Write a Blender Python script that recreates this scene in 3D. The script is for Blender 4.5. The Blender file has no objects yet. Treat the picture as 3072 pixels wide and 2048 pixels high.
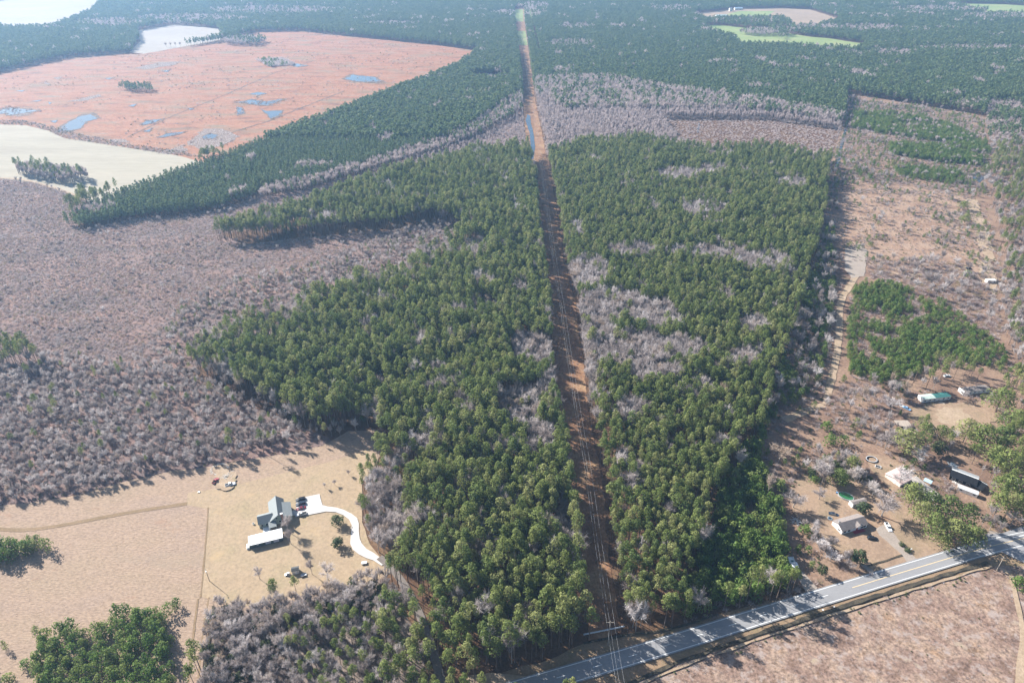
import bpy, bmesh, math, random
import numpy as np
from mathutils import Vector, Matrix
random.seed(7)
rng = np.random.default_rng(11)
sc = bpy.context.scene
C = sc.collection
R = math.radians

# ------------------------------------------------------------------ camera
H = 255.0
PITCH = math.atan(1274 / 2048)
cam_d = bpy.data.cameras.new('camera')
cam_d.lens = 24.0
cam_d.sensor_width = 36.0
cam_d.clip_start = 1.0
cam_d.clip_end = 20000.0
cam = bpy.data.objects.new('camera', cam_d)
cam.location = (0, 0, H)
cam.rotation_euler = (math.pi / 2 - PITCH, 0, 0)
C.objects.link(cam)
sc.camera = cam

# ------------------------------------------------------------------ light
SUN_AZ, SUN_EL = 55.0, 31.0          # degrees left of straight ahead, above the horizon
wd = bpy.data.worlds.new('World')
sc.world = wd
wd.use_nodes = True
wn = wd.node_tree.nodes
wn.clear()
w_out = wn.new('ShaderNodeOutputWorld')
w_bg = wn.new('ShaderNodeBackground')
w_sky = wn.new('ShaderNodeTexSky')
w_sky.sky_type = 'NISHITA'
w_sky.sun_disc = False
w_sky.sun_elevation = R(SUN_EL)
w_sky.sun_rotation = R(360 - SUN_AZ)
w_sky.altitude = 100
w_bg.inputs['Strength'].default_value = 0.06
wd.node_tree.links.new(w_sky.outputs[0], w_bg.inputs[0])
wd.node_tree.links.new(w_bg.outputs[0], w_out.inputs[0])
sun_d = bpy.data.lights.new('sun', 'SUN')
sun_d.energy = 5.0
sun_d.angle = R(0.55)
sun_d.color = (1.0, 0.965, 0.91)
sun = bpy.data.objects.new('sun', sun_d)
_sd = Vector((math.sin(R(SUN_AZ)) * math.cos(R(SUN_EL)), -math.cos(R(SUN_AZ)) * math.cos(R(SUN_EL)), -math.sin(R(SUN_EL))))
sun.rotation_euler = _sd.to_track_quat('-Z', 'Y').to_euler()
sun.location = (-300, 200, 400)
C.objects.link(sun)
sc.view_settings.view_transform = 'Standard'
sc.view_settings.look = 'None'
sc.view_settings.gamma = 1.0
sc.view_settings.exposure = 1.48
sc.view_settings.use_curve_mapping = False
cy = sc.cycles
cy.max_bounces = 5
cy.diffuse_bounces = 2
cy.glossy_bounces = 2
cy.transmission_bounces = 2
cy.volume_bounces = 1
cy.use_denoising = True
HAZE_DENSITY = 0.000112

# ------------------------------------------------------------------ pixel -> ground
K = 3072 / 2352.0
F = 2048.0
_c, _s = math.cos(PITCH), math.sin(PITCH)


def G(x, y, h=0.0):
    """point of the world at height h seen at overview position x, y"""
    u = (x * K - 1536) / F
    v = (1024 - y * K) / F
    d = (u, _c + v * _s, -_s + v * _c)
    t = (h - H) / d[2]
    return Vector((d[0] * t, d[1] * t, h))


def proj(p):
    x, y, z = p[..., 0], p[..., 1], p[..., 2] - H
    dep = y * _c - z * _s
    up = y * _s + z * _c
    return (1536 + F * x / dep) / K, (1024 - F * up / dep) / K


def PW(pts, ox=0, oy=0, k=1.0):
    """list of (x, y[, h]) traced positions -> world polygon"""
    out = []
    for q in pts:
        g = G(q[0] * k + ox, q[1] * k + oy, q[2] if len(q) > 2 else 0.0)
        out.append((g.x, g.y))
    return np.array(out)


def inside(P, poly):
    x, y = P[:, 0], P[:, 1]
    r = np.zeros(len(P), bool)
    n = len(poly)
    j = n - 1
    for i in range(n):
        xi, yi = poly[i]
        xj, yj = poly[j]
        if yi != yj:
            c = ((yi > y) != (yj > y)) & (x < (xj - xi) * (y - yi) / (yj - yi) + xi)
            r ^= c
        j = i
    return r


def vnoise(x, y, s, seed=0):
    """smooth value noise 0..1"""
    x = x / s + seed * 17.3
    y = y / s + seed * 9.1
    xi = np.floor(x)
    yi = np.floor(y)
    fx = x - xi
    fy = y - yi
    fx = fx * fx * (3 - 2 * fx)
    fy = fy * fy * (3 - 2 * fy)

    def hsh(a, b):
        v = np.sin(a * 127.1 + b * 311.7 + seed * 74.7) * 43758.5453
        return v - np.floor(v)
    return (hsh(xi, yi) * (1 - fx) + hsh(xi + 1, yi) * fx) * (1 - fy) + (hsh(xi, yi + 1) * (1 - fx) + hsh(xi + 1, yi + 1) * fx) * fy


def fnoise(x, y, s, seed=0):
    return (vnoise(x, y, s, seed) * .6 + vnoise(x, y, s / 2.3, seed + 1) * .28 + vnoise(x, y, s / 5.1, seed + 2) * .12)


# ------------------------------------------------------------------ materials
def new_mat(name):
    m = bpy.data.materials.new(name)
    m.use_nodes = True
    nt = m.node_tree
    b = nt.nodes['Principled BSDF']
    return m, nt, b


def ramp(nt, stops, fac):
    r = nt.nodes.new('ShaderNodeValToRGB')
    e = r.color_ramp.elements
    e[0].position, e[0].color = stops[0][0], (*stops[0][1], 1)
    e[1].position, e[1].color = stops[-1][0], (*stops[-1][1], 1)
    for p, c in stops[1:-1]:
        q = e.new(p)
        q.color = (*c, 1)
    nt.links.new(fac, r.inputs[0])
    return r.outputs[0]


def noise(nt, vec, scale, detail=4, rough=.6, dist=0.0):
    n = nt.nodes.new('ShaderNodeTexNoise')
    n.inputs['Scale'].default_value = scale
    n.inputs['Detail'].default_value = detail
    n.inputs['Roughness'].default_value = rough
    n.inputs['Distortion'].default_value = dist
    nt.links.new(vec, n.inputs['Vector'])
    return n.outputs['Fac']


def mapped(nt, scale=(1, 1, 1), rot=0.0):
    g = nt.nodes.new('ShaderNodeNewGeometry')
    m = nt.nodes.new('ShaderNodeMapping')
    m.inputs['Scale'].default_value = scale
    m.inputs['Rotation'].default_value = (0, 0, rot)
    nt.links.new(g.outputs['Position'], m.inputs['Vector'])
    return m.outputs[0]


def mixc(nt, fac, a, b):
    m = nt.nodes.new('ShaderNodeMix')
    m.data_type = 'RGBA'
    for s, v in ((m.inputs[0], fac), (m.inputs[6], a), (m.inputs[7], b)):
        if hasattr(v, 'links') or hasattr(v, 'is_linked'):
            nt.links.new(v, s)
        elif isinstance(v, tuple):
            s.default_value = (*v, 1)
        else:
            s.default_value = v
    return m.outputs[2]


def ground_mat(name, stops, scale=.05, stretch=(1, 1, 1), rot=0.0, fine=1.2, finec=.35, patch=None, bump=.6, bdist=.35, rough=.95, k=.74):
    stops = [(p_, tuple(c_ * k for c_ in q_)) for p_, q_ in stops]
    if patch:
        patch = [(tuple(c_ * k for c_ in q_[0]),) + tuple(q_[1:]) for q_ in patch]
    """large patches (ramp), fine speckle and optional second patch colour"""
    m, nt, b = new_mat(name)
    v = mapped(nt, stretch, rot)
    col = ramp(nt, stops, noise(nt, v, scale, 6, .62))
    f = noise(nt, v, fine, 6, .72)
    dark = ramp(nt, [(.30, (1 - finec,) * 3), (.70, (1 + finec * .6,) * 3)], f)
    mm = nt.nodes.new('ShaderNodeMix')
    mm.data_type = 'RGBA'
    mm.blend_type = 'MULTIPLY'
    mm.inputs[0].default_value = 1
    nt.links.new(col, mm.inputs[6])
    nt.links.new(dark, mm.inputs[7])
    out = mm.outputs[2]
    if patch:
        for (pc, psc, lo, hi) in patch:
            pf = ramp(nt, [(lo, (0, 0, 0)), (hi, (1, 1, 1))], noise(nt, v, psc, 5, .65))
            out = mixc(nt, pf, out, pc)
    nt.links.new(out, b.inputs['Base Color'])
    b.inputs['Roughness'].default_value = rough
    b.inputs['Specular IOR Level'].default_value = .15
    if bump:
        bp = nt.nodes.new('ShaderNodeBump')
        bp.inputs['Strength'].default_value = bump
        bp.inputs['Distance'].default_value = bdist
        nt.links.new(f, bp.inputs['Height'])
        nt.links.new(bp.outputs[0], b.inputs['Normal'])
    return m


def leaf_mat(name, stops, trans=.25, rough=.7, var=.25):
    m, nt, b = new_mat(name)
    oi = nt.nodes.new('ShaderNodeObjectInfo')
    col = ramp(nt, stops, oi.outputs['Random'])
    g = nt.nodes.new('ShaderNodeNewGeometry')
    f = noise(nt, g.outputs['Position'], .9, 3, .6)
    dk = ramp(nt, [(.3, (1 - var,) * 3), (.7, (1 + var,) * 3)], f)
    mm = nt.nodes.new('ShaderNodeMix')
    mm.data_type = 'RGBA'
    mm.blend_type = 'MULTIPLY'
    mm.inputs[0].default_value = 1
    nt.links.new(col, mm.inputs[6])
    nt.links.new(dk, mm.inputs[7])
    nt.links.new(mm.outputs[2], b.inputs['Base Color'])
    b.inputs['Roughness'].default_value = rough
    b.inputs['Specular IOR Level'].default_value = .25
    if trans:
        t = nt.nodes.new('ShaderNodeBsdfTranslucent')
        nt.links.new(mm.outputs[2], t.inputs['Color'])
        x = nt.nodes.new('ShaderNodeMixShader')
        x.inputs[0].default_value = trans
        nt.links.new(b.outputs[0], x.inputs[1])
        nt.links.new(t.outputs[0], x.inputs[2])
        nt.links.new(x.outputs[0], nt.nodes['Material Output'].inputs['Surface'])
    return m


def paint(name, col, rough=.5, var=.12, scale=1.5, spec=.4, metal=0.0):
    m, nt, b = new_mat(name)
    tc = nt.nodes.new('ShaderNodeTexCoord')
    f = noise(nt, tc.outputs['Object'], scale, 5, .65)
    out = ramp(nt, [(.3, tuple(max(0, c * (1 - var)) for c in col)), (.7, tuple(min(1, c * (1 + var * .5)) for c in col))], f)
    nt.links.new(out, b.inputs['Base Color'])
    b.inputs['Roughness'].default_value = rough
    b.inputs['Specular IOR Level'].default_value = spec
    b.inputs['Metallic'].default_value = metal
    return m


def stripes(name, c1, c2, scale, rot=0.0, rough=.8, wear=.3):
    """courses of shingles or metal ribs"""
    m, nt, b = new_mat(name)
    tc = nt.nodes.new('ShaderNodeTexCoord')
    mp = nt.nodes.new('ShaderNodeMapping')
    mp.inputs['Rotation'].default_value = (0, 0, rot)
    nt.links.new(tc.outputs['Object'], mp.inputs[0])
    w = nt.nodes.new('ShaderNodeTexWave')
    w.inputs['Scale'].default_value = scale
    w.inputs['Distortion'].default_value = .4
    nt.links.new(mp.outputs[0], w.inputs[0])
    a = ramp(nt, [(0, c1), (1, c2)], w.outputs['Fac'])
    f = noise(nt, tc.outputs['Object'], .8, 6, .7)
    d = ramp(nt, [(.3, (1 - wear,) * 3), (.7, (1 + wear * .3,) * 3)], f)
    mm = nt.nodes.new('ShaderNodeMix')
    mm.data_type = 'RGBA'
    mm.blend_type = 'MULTIPLY'
    mm.inputs[0].default_value = 1
    nt.links.new(a, mm.inputs[6])
    nt.links.new(d, mm.inputs[7])
    nt.links.new(mm.outputs[2], b.inputs['Base Color'])
    b.inputs['Roughness'].default_value = rough
    bp = nt.nodes.new('ShaderNodeBump')
    bp.inputs['Strength'].default_value = .4
    bp.inputs['Distance'].default_value = .04
    nt.links.new(w.outputs['Fac'], bp.inputs['Height'])
    nt.links.new(bp.outputs[0], b.inputs['Normal'])
    return m


M = {}
M['litter'] = ground_mat('pine_straw_litter', [(.3, (.10, .055, .035)), (.5, (.17, .095, .055)), (.7, (.24, .15, .085))], .06, fine=.9, finec=.5)
M['marsh'] = ground_mat('orange_marsh_grass', [(.32, (.21, .11, .07)), (.44, (.38, .165, .085)), (.57, (.43, .21, .12)), (.68, (.30, .22, .15))], .035,
                        stretch=(.55, 1.4, 1), rot=R(14), fine=.3, finec=.55, patch=[((.34, .31, .29), .10, .64, .72), ((.24, .18, .11), .02, .50, .70)])
M['pale'] = ground_mat('pale_winter_field', [(.3, (.36, .315, .235)), (.5, (.41, .365, .275)), (.7, (.46, .40, .31))], .012, stretch=(.4, 2.4, 1), rot=R(-22), fine=.12, finec=.14, bump=.2)
M['hay'] = ground_mat('far_pale_field', [(.3, (.36, .315, .27)), (.7, (.42, .37, .31))], .008, fine=.05, finec=.1, bump=0)
M['green'] = ground_mat('green_pasture', [(.3, (.22, .29, .10)), (.55, (.29, .35, .13)), (.7, (.38, .36, .19))], .012, fine=.1, finec=.2, bump=0)
M['farsoil'] = ground_mat('far_brown_field', [(.3, (.34, .25, .17)), (.7, (.42, .31, .22))], .012, fine=.1, finec=.2, bump=0)
M['scrubred'] = ground_mat('red_brown_scrubland', [(.30, (.17, .135, .13)), (.47, (.25, .175, .155)), (.6, (.31, .195, .16)), (.74, (.21, .175, .17))], .03,
                           stretch=(.7, 1.3, 1), rot=R(-20), fine=.35, finec=.5, patch=[((.17, .15, .14), .06, .58, .72)])
M['lawn'] = ground_mat('dry_tan_lawn', [(.3, (.38, .285, .185)), (.5, (.45, .335, .22)), (.7, (.38, .30, .185))], .05, fine=.6, finec=.26, patch=[((.33, .28, .12), .03, .60, .80), ((.50, .36, .21), .09, .58, .75)], bump=.3)
M['field'] = ground_mat('pinkish_mown_field', [(.3, (.41, .30, .23)), (.5, (.445, .32, .23)), (.7, (.42, .31, .215))], .03, stretch=(.6, 1.5, 1), rot=R(-12), fine=1.0, finec=.42,
                        patch=[((.38, .22, .14), .05, .62, .78), ((.36, .28, .20), .02, .60, .75)], bump=1.0)
M['straw'] = ground_mat('red_brown_strip_grass', [(.32, (.20, .11, .065)), (.5, (.33, .18, .10)), (.68, (.44, .29, .165))], .09, stretch=(1, .7, 1), fine=.9, finec=.45, patch=[((.20, .17, .07), .05, .62, .8)])
M['brownland'] = ground_mat('brown_rough_ground', [(.3, (.20, .125, .09)), (.47, (.29, .185, .13)), (.6, (.36, .24, .165)), (.74, (.23, .165, .12))], .045, fine=.7, finec=.42, patch=[((.24, .21, .10), .05, .62, .78)])
M['yard2'] = ground_mat('worn_tan_yard', [(.3, (.31, .21, .145)), (.5, (.40, .28, .19)), (.7, (.30, .225, .14))], .06, fine=.8, finec=.28, patch=[((.34, .17, .09), .04, .62, .78)])
M['pinkscrub'] = ground_mat('pink_grey_cutover', [(.3, (.20, .13, .10)), (.45, (.33, .22, .17)), (.58, (.42, .30, .225)), (.74, (.36, .22, .13))], .09, stretch=(1, 1, 1), fine=.7, finec=.72,
                            patch=[((.40, .32, .28), .2, .53, .64), ((.19, .12, .08), .22, .58, .68), ((.44, .33, .17), .05, .60, .72)])
M['verge'] = ground_mat('tan_road_verge', [(.3, (.27, .18, .11)), (.5, (.35, .24, .15)), (.7, (.26, .20, .11))], .12, fine=1.2, finec=.3)
M['dirt'] = ground_mat('pale_dirt', [(.3, (.40, .29, .19)), (.7, (.50, .38, .27))], .1, fine=.8, finec=.25, patch=[((.27, .23, .12), .12, .58, .75)])
M['path'] = ground_mat('brown_worn_path', [(.3, (.27, .19, .11)), (.7, (.33, .23, .14))], .1, fine=1.2, finec=.25)
M['gravel'] = ground_mat('grey_gravel', [(.3, (.36, .30, .25)), (.7, (.44, .37, .31))], .15, fine=1.6, finec=.25)
M['concrete'] = ground_mat('white_concrete', [(.3, (.62, .585, .55)), (.7, (.70, .66, .62))], .2, fine=1.2, finec=.08, bump=.1, rough=.8)
M['asphalt'] = ground_mat('weathered_asphalt', [(.3, (.29, .285, .29)), (.7, (.35, .345, .345))], .12, stretch=(.25, 1.6, 1), rot=R(-20.5), fine=2.2, finec=.12, bump=.1, rough=.75)
M['asphalt_old'] = ground_mat('dark_lane_asphalt', [(.3, (.13, .125, .125)), (.7, (.18, .17, .165))], .12, fine=2.2, finec=.12, bump=.1, rough=.75)
M['ditch'] = ground_mat('wet_dark_ditch', [(.35, (.05, .045, .035)), (.6, (.12, .10, .07))], .25, fine=1.5, finec=.5)
M['line_white'] = paint('road_paint_white', (.72, .72, .70), .6, .2, 2)
M['line_yellow'] = paint('road_paint_yellow', (.66, .50, .28), .6, .2, 2)

m, nt, b = new_mat('still_water')
v = mapped(nt)
b.inputs['Base Color'].default_value = (.03, .05, .07, 1)
b.inputs['Roughness'].default_value = .05
b.inputs['IOR'].default_value = 1.33
b.inputs['Specular IOR Level'].default_value = 1.0
bp = nt.nodes.new('ShaderNodeBump')
bp.inputs['Strength'].default_value = .08
bp.inputs['Distance'].default_value = .1
nt.links.new(noise(nt, v, .7, 3), bp.inputs['Height'])
nt.links.new(bp.outputs[0], b.inputs['Normal'])
M['water'] = m

M['pine'] = leaf_mat('pine_needles', [(0, (.110, .150, .042)), (.35, (.160, .200, .055)), (.7, (.215, .245, .075)), (1, (.275, .280, .110))], .42)
M['plant'] = leaf_mat('plantation_needles', [(0, (.100, .155, .060)), (.5, (.130, .185, .070)), (1, (.175, .215, .085))], .40, var=.15)
M['young'] = leaf_mat('young_pine_needles', [(0, (.085, .150, .028)), (.5, (.130, .195, .040)), (1, (.195, .230, .065))], .42)
M['ever'] = leaf_mat('dark_evergreen_leaves', [(0, (.055, .080, .030)), (1, (.095, .115, .045))], .3)
M['bare'] = leaf_mat('bare_twigs', [(0, (.30, .25, .23)), (.35, (.42, .365, .345)), (.7, (.52, .465, .445)), (.9, (.66, .61, .59)), (1, (.44, .34, .26))], .25, .9, .12)
M['cypress'] = leaf_mat('grey_twigs', [(0, (.40, .33, .31)), (.5, (.54, .46, .44)), (1, (.62, .53, .49))], .28, .9, .12)
M['shrub'] = leaf_mat('winter_shrub_twigs', [(0, (.29, .22, .20)), (.3, (.40, .32, .30)), (.65, (.52, .46, .45)), (.85, (.38, .26, .20)), (1, (.30, .28, .16))], .28, .9, .15)
M['tanshrub'] = leaf_mat('tan_dry_weeds', [(0, (.34, .23, .17)), (.4, (.46, .33, .24)), (.75, (.52, .43, .36)), (1, (.30, .28, .15))], .25, .9, .15)
M['greenshrub'] = leaf_mat('green_shrub_leaves', [(0, (.06, .09, .03)), (.6, (.11, .14, .045)), (1, (.16, .17, .07))], .25)
M['bark'] = paint('grey_brown_bark', (.17, .125, .10), .95, .35, 1.2, .1)
M['palebark'] = paint('pale_bark', (.34, .30, .27), .95, .3, 1.2, .1)


# ------------------------------------------------------------------ object helpers
def tag(o, label=None, cat=None, group=None, kind=None):
    if label:
        o['label'] = label
    if cat:
        o['category'] = cat
    if group:
        o['group'] = group
    if kind:
        o['kind'] = kind
    return o


def mesh_obj(name, me, parent=None, loc=None):
    o = bpy.data.objects.new(name, me)
    C.objects.link(o)
    if parent is not None:
        o.parent = parent
    if loc is not None:
        o.location = loc
    return o


def empty(name, loc, rz=0.0, label=None, cat=None, group=None):
    o = bpy.data.objects.new(name, None)
    o.empty_display_size = .5
    C.objects.link(o)
    o.location = loc
    o.rotation_euler = (0, 0, rz)
    tag(o, label, cat, group)
    return o


def pydata(name, V, Fc, mats, mi=None, smooth=False):
    me = bpy.data.meshes.new(name)
    me.from_pydata([tuple(v) for v in V], [], [tuple(f) for f in Fc])
    for m_ in mats:
        me.materials.append(m_)
    if mi is not None:
        me.polygons.foreach_set('material_index', mi)
    if smooth:
        me.polygons.foreach_set('use_smooth', [True] * len(me.polygons))
    me.update()
    return me


class MB:
    """collects shapes into one mesh"""

    def __init__(s):
        s.V = []
        s.F = []

    def face(s, pts):
        n = len(s.V)
        s.V += [tuple(p) for p in pts]
        s.F.append(tuple(range(n, n + len(pts))))
        return s

    def hexa(s, b4, t4):
        n = len(s.V)
        s.V += [tuple(p) for p in b4] + [tuple(p) for p in t4]
        s.F += [(n + 3, n + 2, n + 1, n), (n + 4, n + 5, n + 6, n + 7)]
        for i in range(4):
            j = (i + 1) % 4
            s.F.append((n + i, n + j, n + 4 + j, n + 4 + i))
        return s

    def box(s, x0, x1, y0, y1, z0, z1):
        return s.hexa([(x0, y0, z0), (x1, y0, z0), (x1, y1, z0), (x0, y1, z0)], [(x0, y0, z1), (x1, y0, z1), (x1, y1, z1), (x0, y1, z1)])

    def prism(s, prof, y0, y1):
        """profile in x,z extruded along y"""
        n = len(s.V)
        k = len(prof)
        s.V += [(x, y0, z) for x, z in prof] + [(x, y1, z) for x, z in prof]
        s.F.append(tuple(range(n, n + k)))
        s.F.append(tuple(range(n + 2 * k - 1, n + k - 1, -1)))
        for i in range(k):
            j = (i + 1) % k
            s.F.append((n + j, n + i, n + k + i, n + k + j))
        return s

    def tube(s, p0, p1, r0, r1=None, k=6):
        r1 = r0 if r1 is None else r1
        a = Vector(p0)
        b_ = Vector(p1)
        d = (b_ - a).normalized()
        u = d.orthogonal().normalized()
        w = d.cross(u)
        n = len(s.V)
        for q, r in ((a, r0), (b_, r1)):
            for i in range(k):
                t = 2 * math.pi * i / k
                s.V.append(tuple(q + u * (r * math.cos(t)) + w * (r * math.sin(t))))
        for i in range(k):
            j = (i + 1) % k
            s.F.append((n + i, n + j, n + k + j, n + k + i))
        s.F.append(tuple(range(n + k - 1, n - 1, -1)))
        s.F.append(tuple(range(n + k, n + 2 * k)))
        return s

    def build(s, name, mat, parent=None, smooth=False, loc=None):
        me = pydata(name, s.V, s.F, [mat], smooth=smooth)
        bm = bmesh.new()
        bm.from_mesh(me)
        bmesh.ops.recalc_face_normals(bm, faces=bm.faces)
        bm.to_mesh(me)
        bm.free()
        return mesh_obj(name, me, parent, loc)


_level = [0.0]


def sheet(name, poly, mat, rough=.0, step=6.0, kind='structure', z=None):
    """flat ground sheet a little above the one below, with an uneven outline"""
    if z is None:
        _level[0] += .012
        z = _level[0]
    pts = []
    n = len(poly)
    if name in ('pond', 'mud_rim', 'log_debris'):
        q_ = np.array(poly)
        rough = min(rough, .05 * float(min(np.ptp(q_[:, 0]), np.ptp(q_[:, 1]))))
        step = max(step, 2.5 * rough)
    for i in range(n):
        a = np.array(poly[i])
        b_ = np.array(poly[(i + 1) % n])
        L = np.linalg.norm(b_ - a)
        k = max(1, int(L / step)) if rough else 1
        k = min(k, 80)
        nrm = np.array([-(b_ - a)[1], (b_ - a)[0]]) / max(L, 1e-6)
        for j in range(k):
            p = a + (b_ - a) * j / k
            if rough and j:
                p = p + nrm * (rough * (random.random() * 2 - 1))
            pts.append((p[0], p[1], 0))
    me = pydata(name, pts, [tuple(range(len(pts)))], [mat])
    if me.polygons[0].normal.z < 0:
        me.flip_normals()
    o = mesh_obj(name, me, None, (0, 0, z))
    tag(o, kind=kind)
    return o


def ribbon(name, line, width, mat, z=None, rough=0.0):
    """a strip of the given width (m) along world points"""
    L = [np.array(p[:2], float) for p in line]
    # refine
    P = []
    for i in range(len(L) - 1):
        a, b_ = L[i], L[i + 1]
        k = max(1, int(np.linalg.norm(b_ - a) / 4))
        k = min(k, 40)
        for j in range(k):
            P.append(a + (b_ - a) * j / k)
    P.append(L[-1])
    for _ in range(6):
        Q = [P[0]] + [(P[i - 1] + 2 * P[i] + P[i + 1]) / 4 for i in range(1, len(P) - 1)] + [P[-1]]
        P = Q
    V = []
    for i, p in enumerate(P):
        d = P[min(i + 1, len(P) - 1)] - P[max(i - 1, 0)]
        d = d / max(np.linalg.norm(d), 1e-6)
        nn = np.array([-d[1], d[0]])
        w = width[0] + (width[1] - width[0]) * i / (len(P) - 1) if isinstance(width, tuple) else width
        w1 = w / 2 + rough * (random.random() - .5)
        w2 = w / 2 + rough * (random.random() - .5)
        V += [(*(p + nn * w1), 0), (*(p - nn * w2), 0)]
    Fc = [(2 * i + 1, 2 * i + 3, 2 * i + 2, 2 * i) for i in range(len(P) - 1)]
    me = pydata(name, V, Fc, [mat])
    if me.polygons[0].normal.z < 0:
        me.flip_normals()
    if z is None:
        _level[0] += .012
        z = _level[0]
    o = mesh_obj(name, me, None, (0, 0, z))
    tag(o, kind='structure')
    return o


def GL(pts, ox=0, oy=0, k=1.0):
    return [tuple(p) for p in PW(pts, ox, oy, k)]


# ------------------------------------------------------------------ the ground
sheet('ground', [(-3400, -300), (3400, -300), (3400, 6000), (-3400, 6000)], M['litter'], z=0.0)

P_marsh = PW([(-60, 180), (160, 132), (310, 122), (500, 98), (590, 74), (690, 72), (800, 84), (1000, 104), (1105, 118), (1060, 140, 12), (960, 180, 12), (800, 240, 12), (620, 305, 12),
              (520, 345, 12), (475, 362, 8), (400, 356), (330, 345), (230, 330), (150, 318), (110, 300), (60, 288), (-60, 284)])
P_pale = PW([(-60, 284), (60, 288), (110, 300), (150, 318), (230, 330), (330, 345), (400, 356), (475, 360, 8), (440, 372, 12), (360, 400, 12), (280, 430, 12), (205, 458, 5), (150, 440), (80, 420), (30, 414), (-60, 405)])
P_hay1 = PW([(-100, 50), (-60, 10), (110, -14), (222, -8), (225, 6, 10), (210, 18, 14), (150, 42, 14), (110, 56, 14), (20, 58, 14)])
P_hay2 = PW([(318, 70), (400, 57), (500, 66), (508, 76), (505, 92), (430, 106), (330, 124), (298, 120), (322, 95)])
P_green1 = PW([(1612, 60), (1650, 58), (1780, 72), (1860, 85), (1900, 88), (1990, 102), (1970, 110, 10), (1800, 100, 12), (1700, 96, 12), (1690, 84, 10), (1630, 68, 8)])
P_green1b = PW([(1690, 84), (1800, 78), (1900, 88), (1890, 96), (1760, 94), (1700, 92)])
P_far3 = PW([(1585, 32), (1700, 21), (1790, 19), (1860, 22), (1925, 43), (1925, 52), (1835, 64, 10), (1800, 36, 12), (1700, 38, 10), (1620, 46, 6)])
P_far3g = PW([(1670, 33), (1700, 26), (1780, 26), (1760, 38), (1680, 38)])
P_farE = PW([(1182, 24), (1232, 20), (1234, 34, 10), (1205, 42, 6), (1182, 50)])
P_far5 = PW([(2180, 8), (2300, 10), (2420, 18), (2420, 45, 8), (2340, 40, 8), (2250, 26, 8)])
P_far6 = PW([(1400, 0), (1520, 4), (1520, 7), (1400, 3)])
corrL = [(1352, 1470), (1338, 1300), (1315, 1150), (1299, 1000), (1275, 900), (1265, 700), (1241, 550), (1230, 400), (1207, 320), (1200, 200), (1191, 115), (1184, 50), (1182, 20)]
corrR = [(1203, 20), (1206, 60), (1216, 130), (1229, 230), (1250, 330), (1258, 385), (1273, 450), (1294, 600), (1322, 700), (1342, 850), (1352, 950), (1382, 1100), (1402, 1300), (1428, 1450)]
P_corr = PW(corrL + corrR)
P_scrub = PW([(-60, 405), (30, 414), (80, 420), (150, 440), (200, 465), (160, 500), (190, 528), (300, 505), (400, 495), (500, 483), (600, 450), (700, 435), (800, 405), (900, 375), (1000, 345), (1080, 312), (1200, 250),
              (1210, 330, 10), (1190, 340, 12), (1100, 345, 12), (1000, 370, 12), (850, 410, 12), (750, 450, 12), (650, 485, 12), (520, 518, 8), (500, 535), (560, 562), (700, 545), (900, 530), (1040, 500), (1090, 510), (1080, 560), (960, 590),
              (930, 640), (830, 660), (760, 680), (620, 740, 12), (500, 780, 12), (420, 830, 8), (480, 890), (620, 950), (760, 1010), (820, 1010), (640, 1050), (560, 1058), (470, 1075), (300, 1102), (200, 1132), (100, 1150), (-80, 1172)])
P_open_bl = PW([(-80, 1172), (100, 1150), (200, 1132), (300, 1102), (400, 1080), (470, 1074), (560, 1056), (640, 1044), (740, 1024), (800, 990), (870, 985), (880, 1030), (862, 1080), (832, 1105), (832, 1200), (850, 1250),
                (882, 1290), (905, 1305), (880, 1315), (830, 1312, 5), (740, 1345, 6), (690, 1358, 6), (640, 1362, 5), (560, 1390, 4), (492, 1392), (478, 1450), (458, 1568), (450, 1680), (-80, 1680)])
P_lawn = PW([(432, 1132), (520, 1118), (620, 1095), (760, 1060), (850, 1030), (862, 1080), (832, 1105), (832, 1200), (850, 1250), (882, 1290), (905, 1305), (880, 1330), (740, 1360), (560, 1392), (496, 1378), (460, 1370), (470, 1270), (480, 1170), (428, 1160)])
P_right = PW([(1900, 395), (1930, 300), (1945, 215), (2100, 240), (2235, 262), (2300, 280), (2420, 300), (2420, 1215), (2300, 1225), (2250, 1250), (2100, 1296), (2030, 1318), (1930, 1348), (1870, 1368), (1812, 1330), (1805, 1230), (1780, 1150), (1750, 1090), (1745, 1010), (1780, 930), (1800, 850),
              (1830, 760), (1850, 650), (1880, 560), (1890, 480)])
P_clear = PW([(1925, 450), (1990, 425), (2100, 430), (2200, 445), (2250, 470), (2262, 560), (2270, 640), (2200, 640), (2050, 628), (1990, 610), (1930, 560), (1900, 500)])
P_pink = PW([(1430, 1600), (1500, 1545), (1568, 1521), (1701, 1477), (1935, 1402), (2068, 1361), (2268, 1302), (2350, 1300), (2440, 1310), (2480, 1700), (1400, 1700)])
P_verge = PW([(1020, 1610), (1150, 1545), (1260, 1515), (1340, 1478), (1434, 1455), (1530, 1445), (1650, 1410), (1800, 1372), (1880, 1352), (2030, 1300), (2150, 1260), (2260, 1215), (2420, 1200), (2420, 1305), (2268, 1302), (2068, 1361), (1935, 1402), (1701, 1477), (1568, 1521), (1500, 1545), (1430, 1620)])

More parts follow.
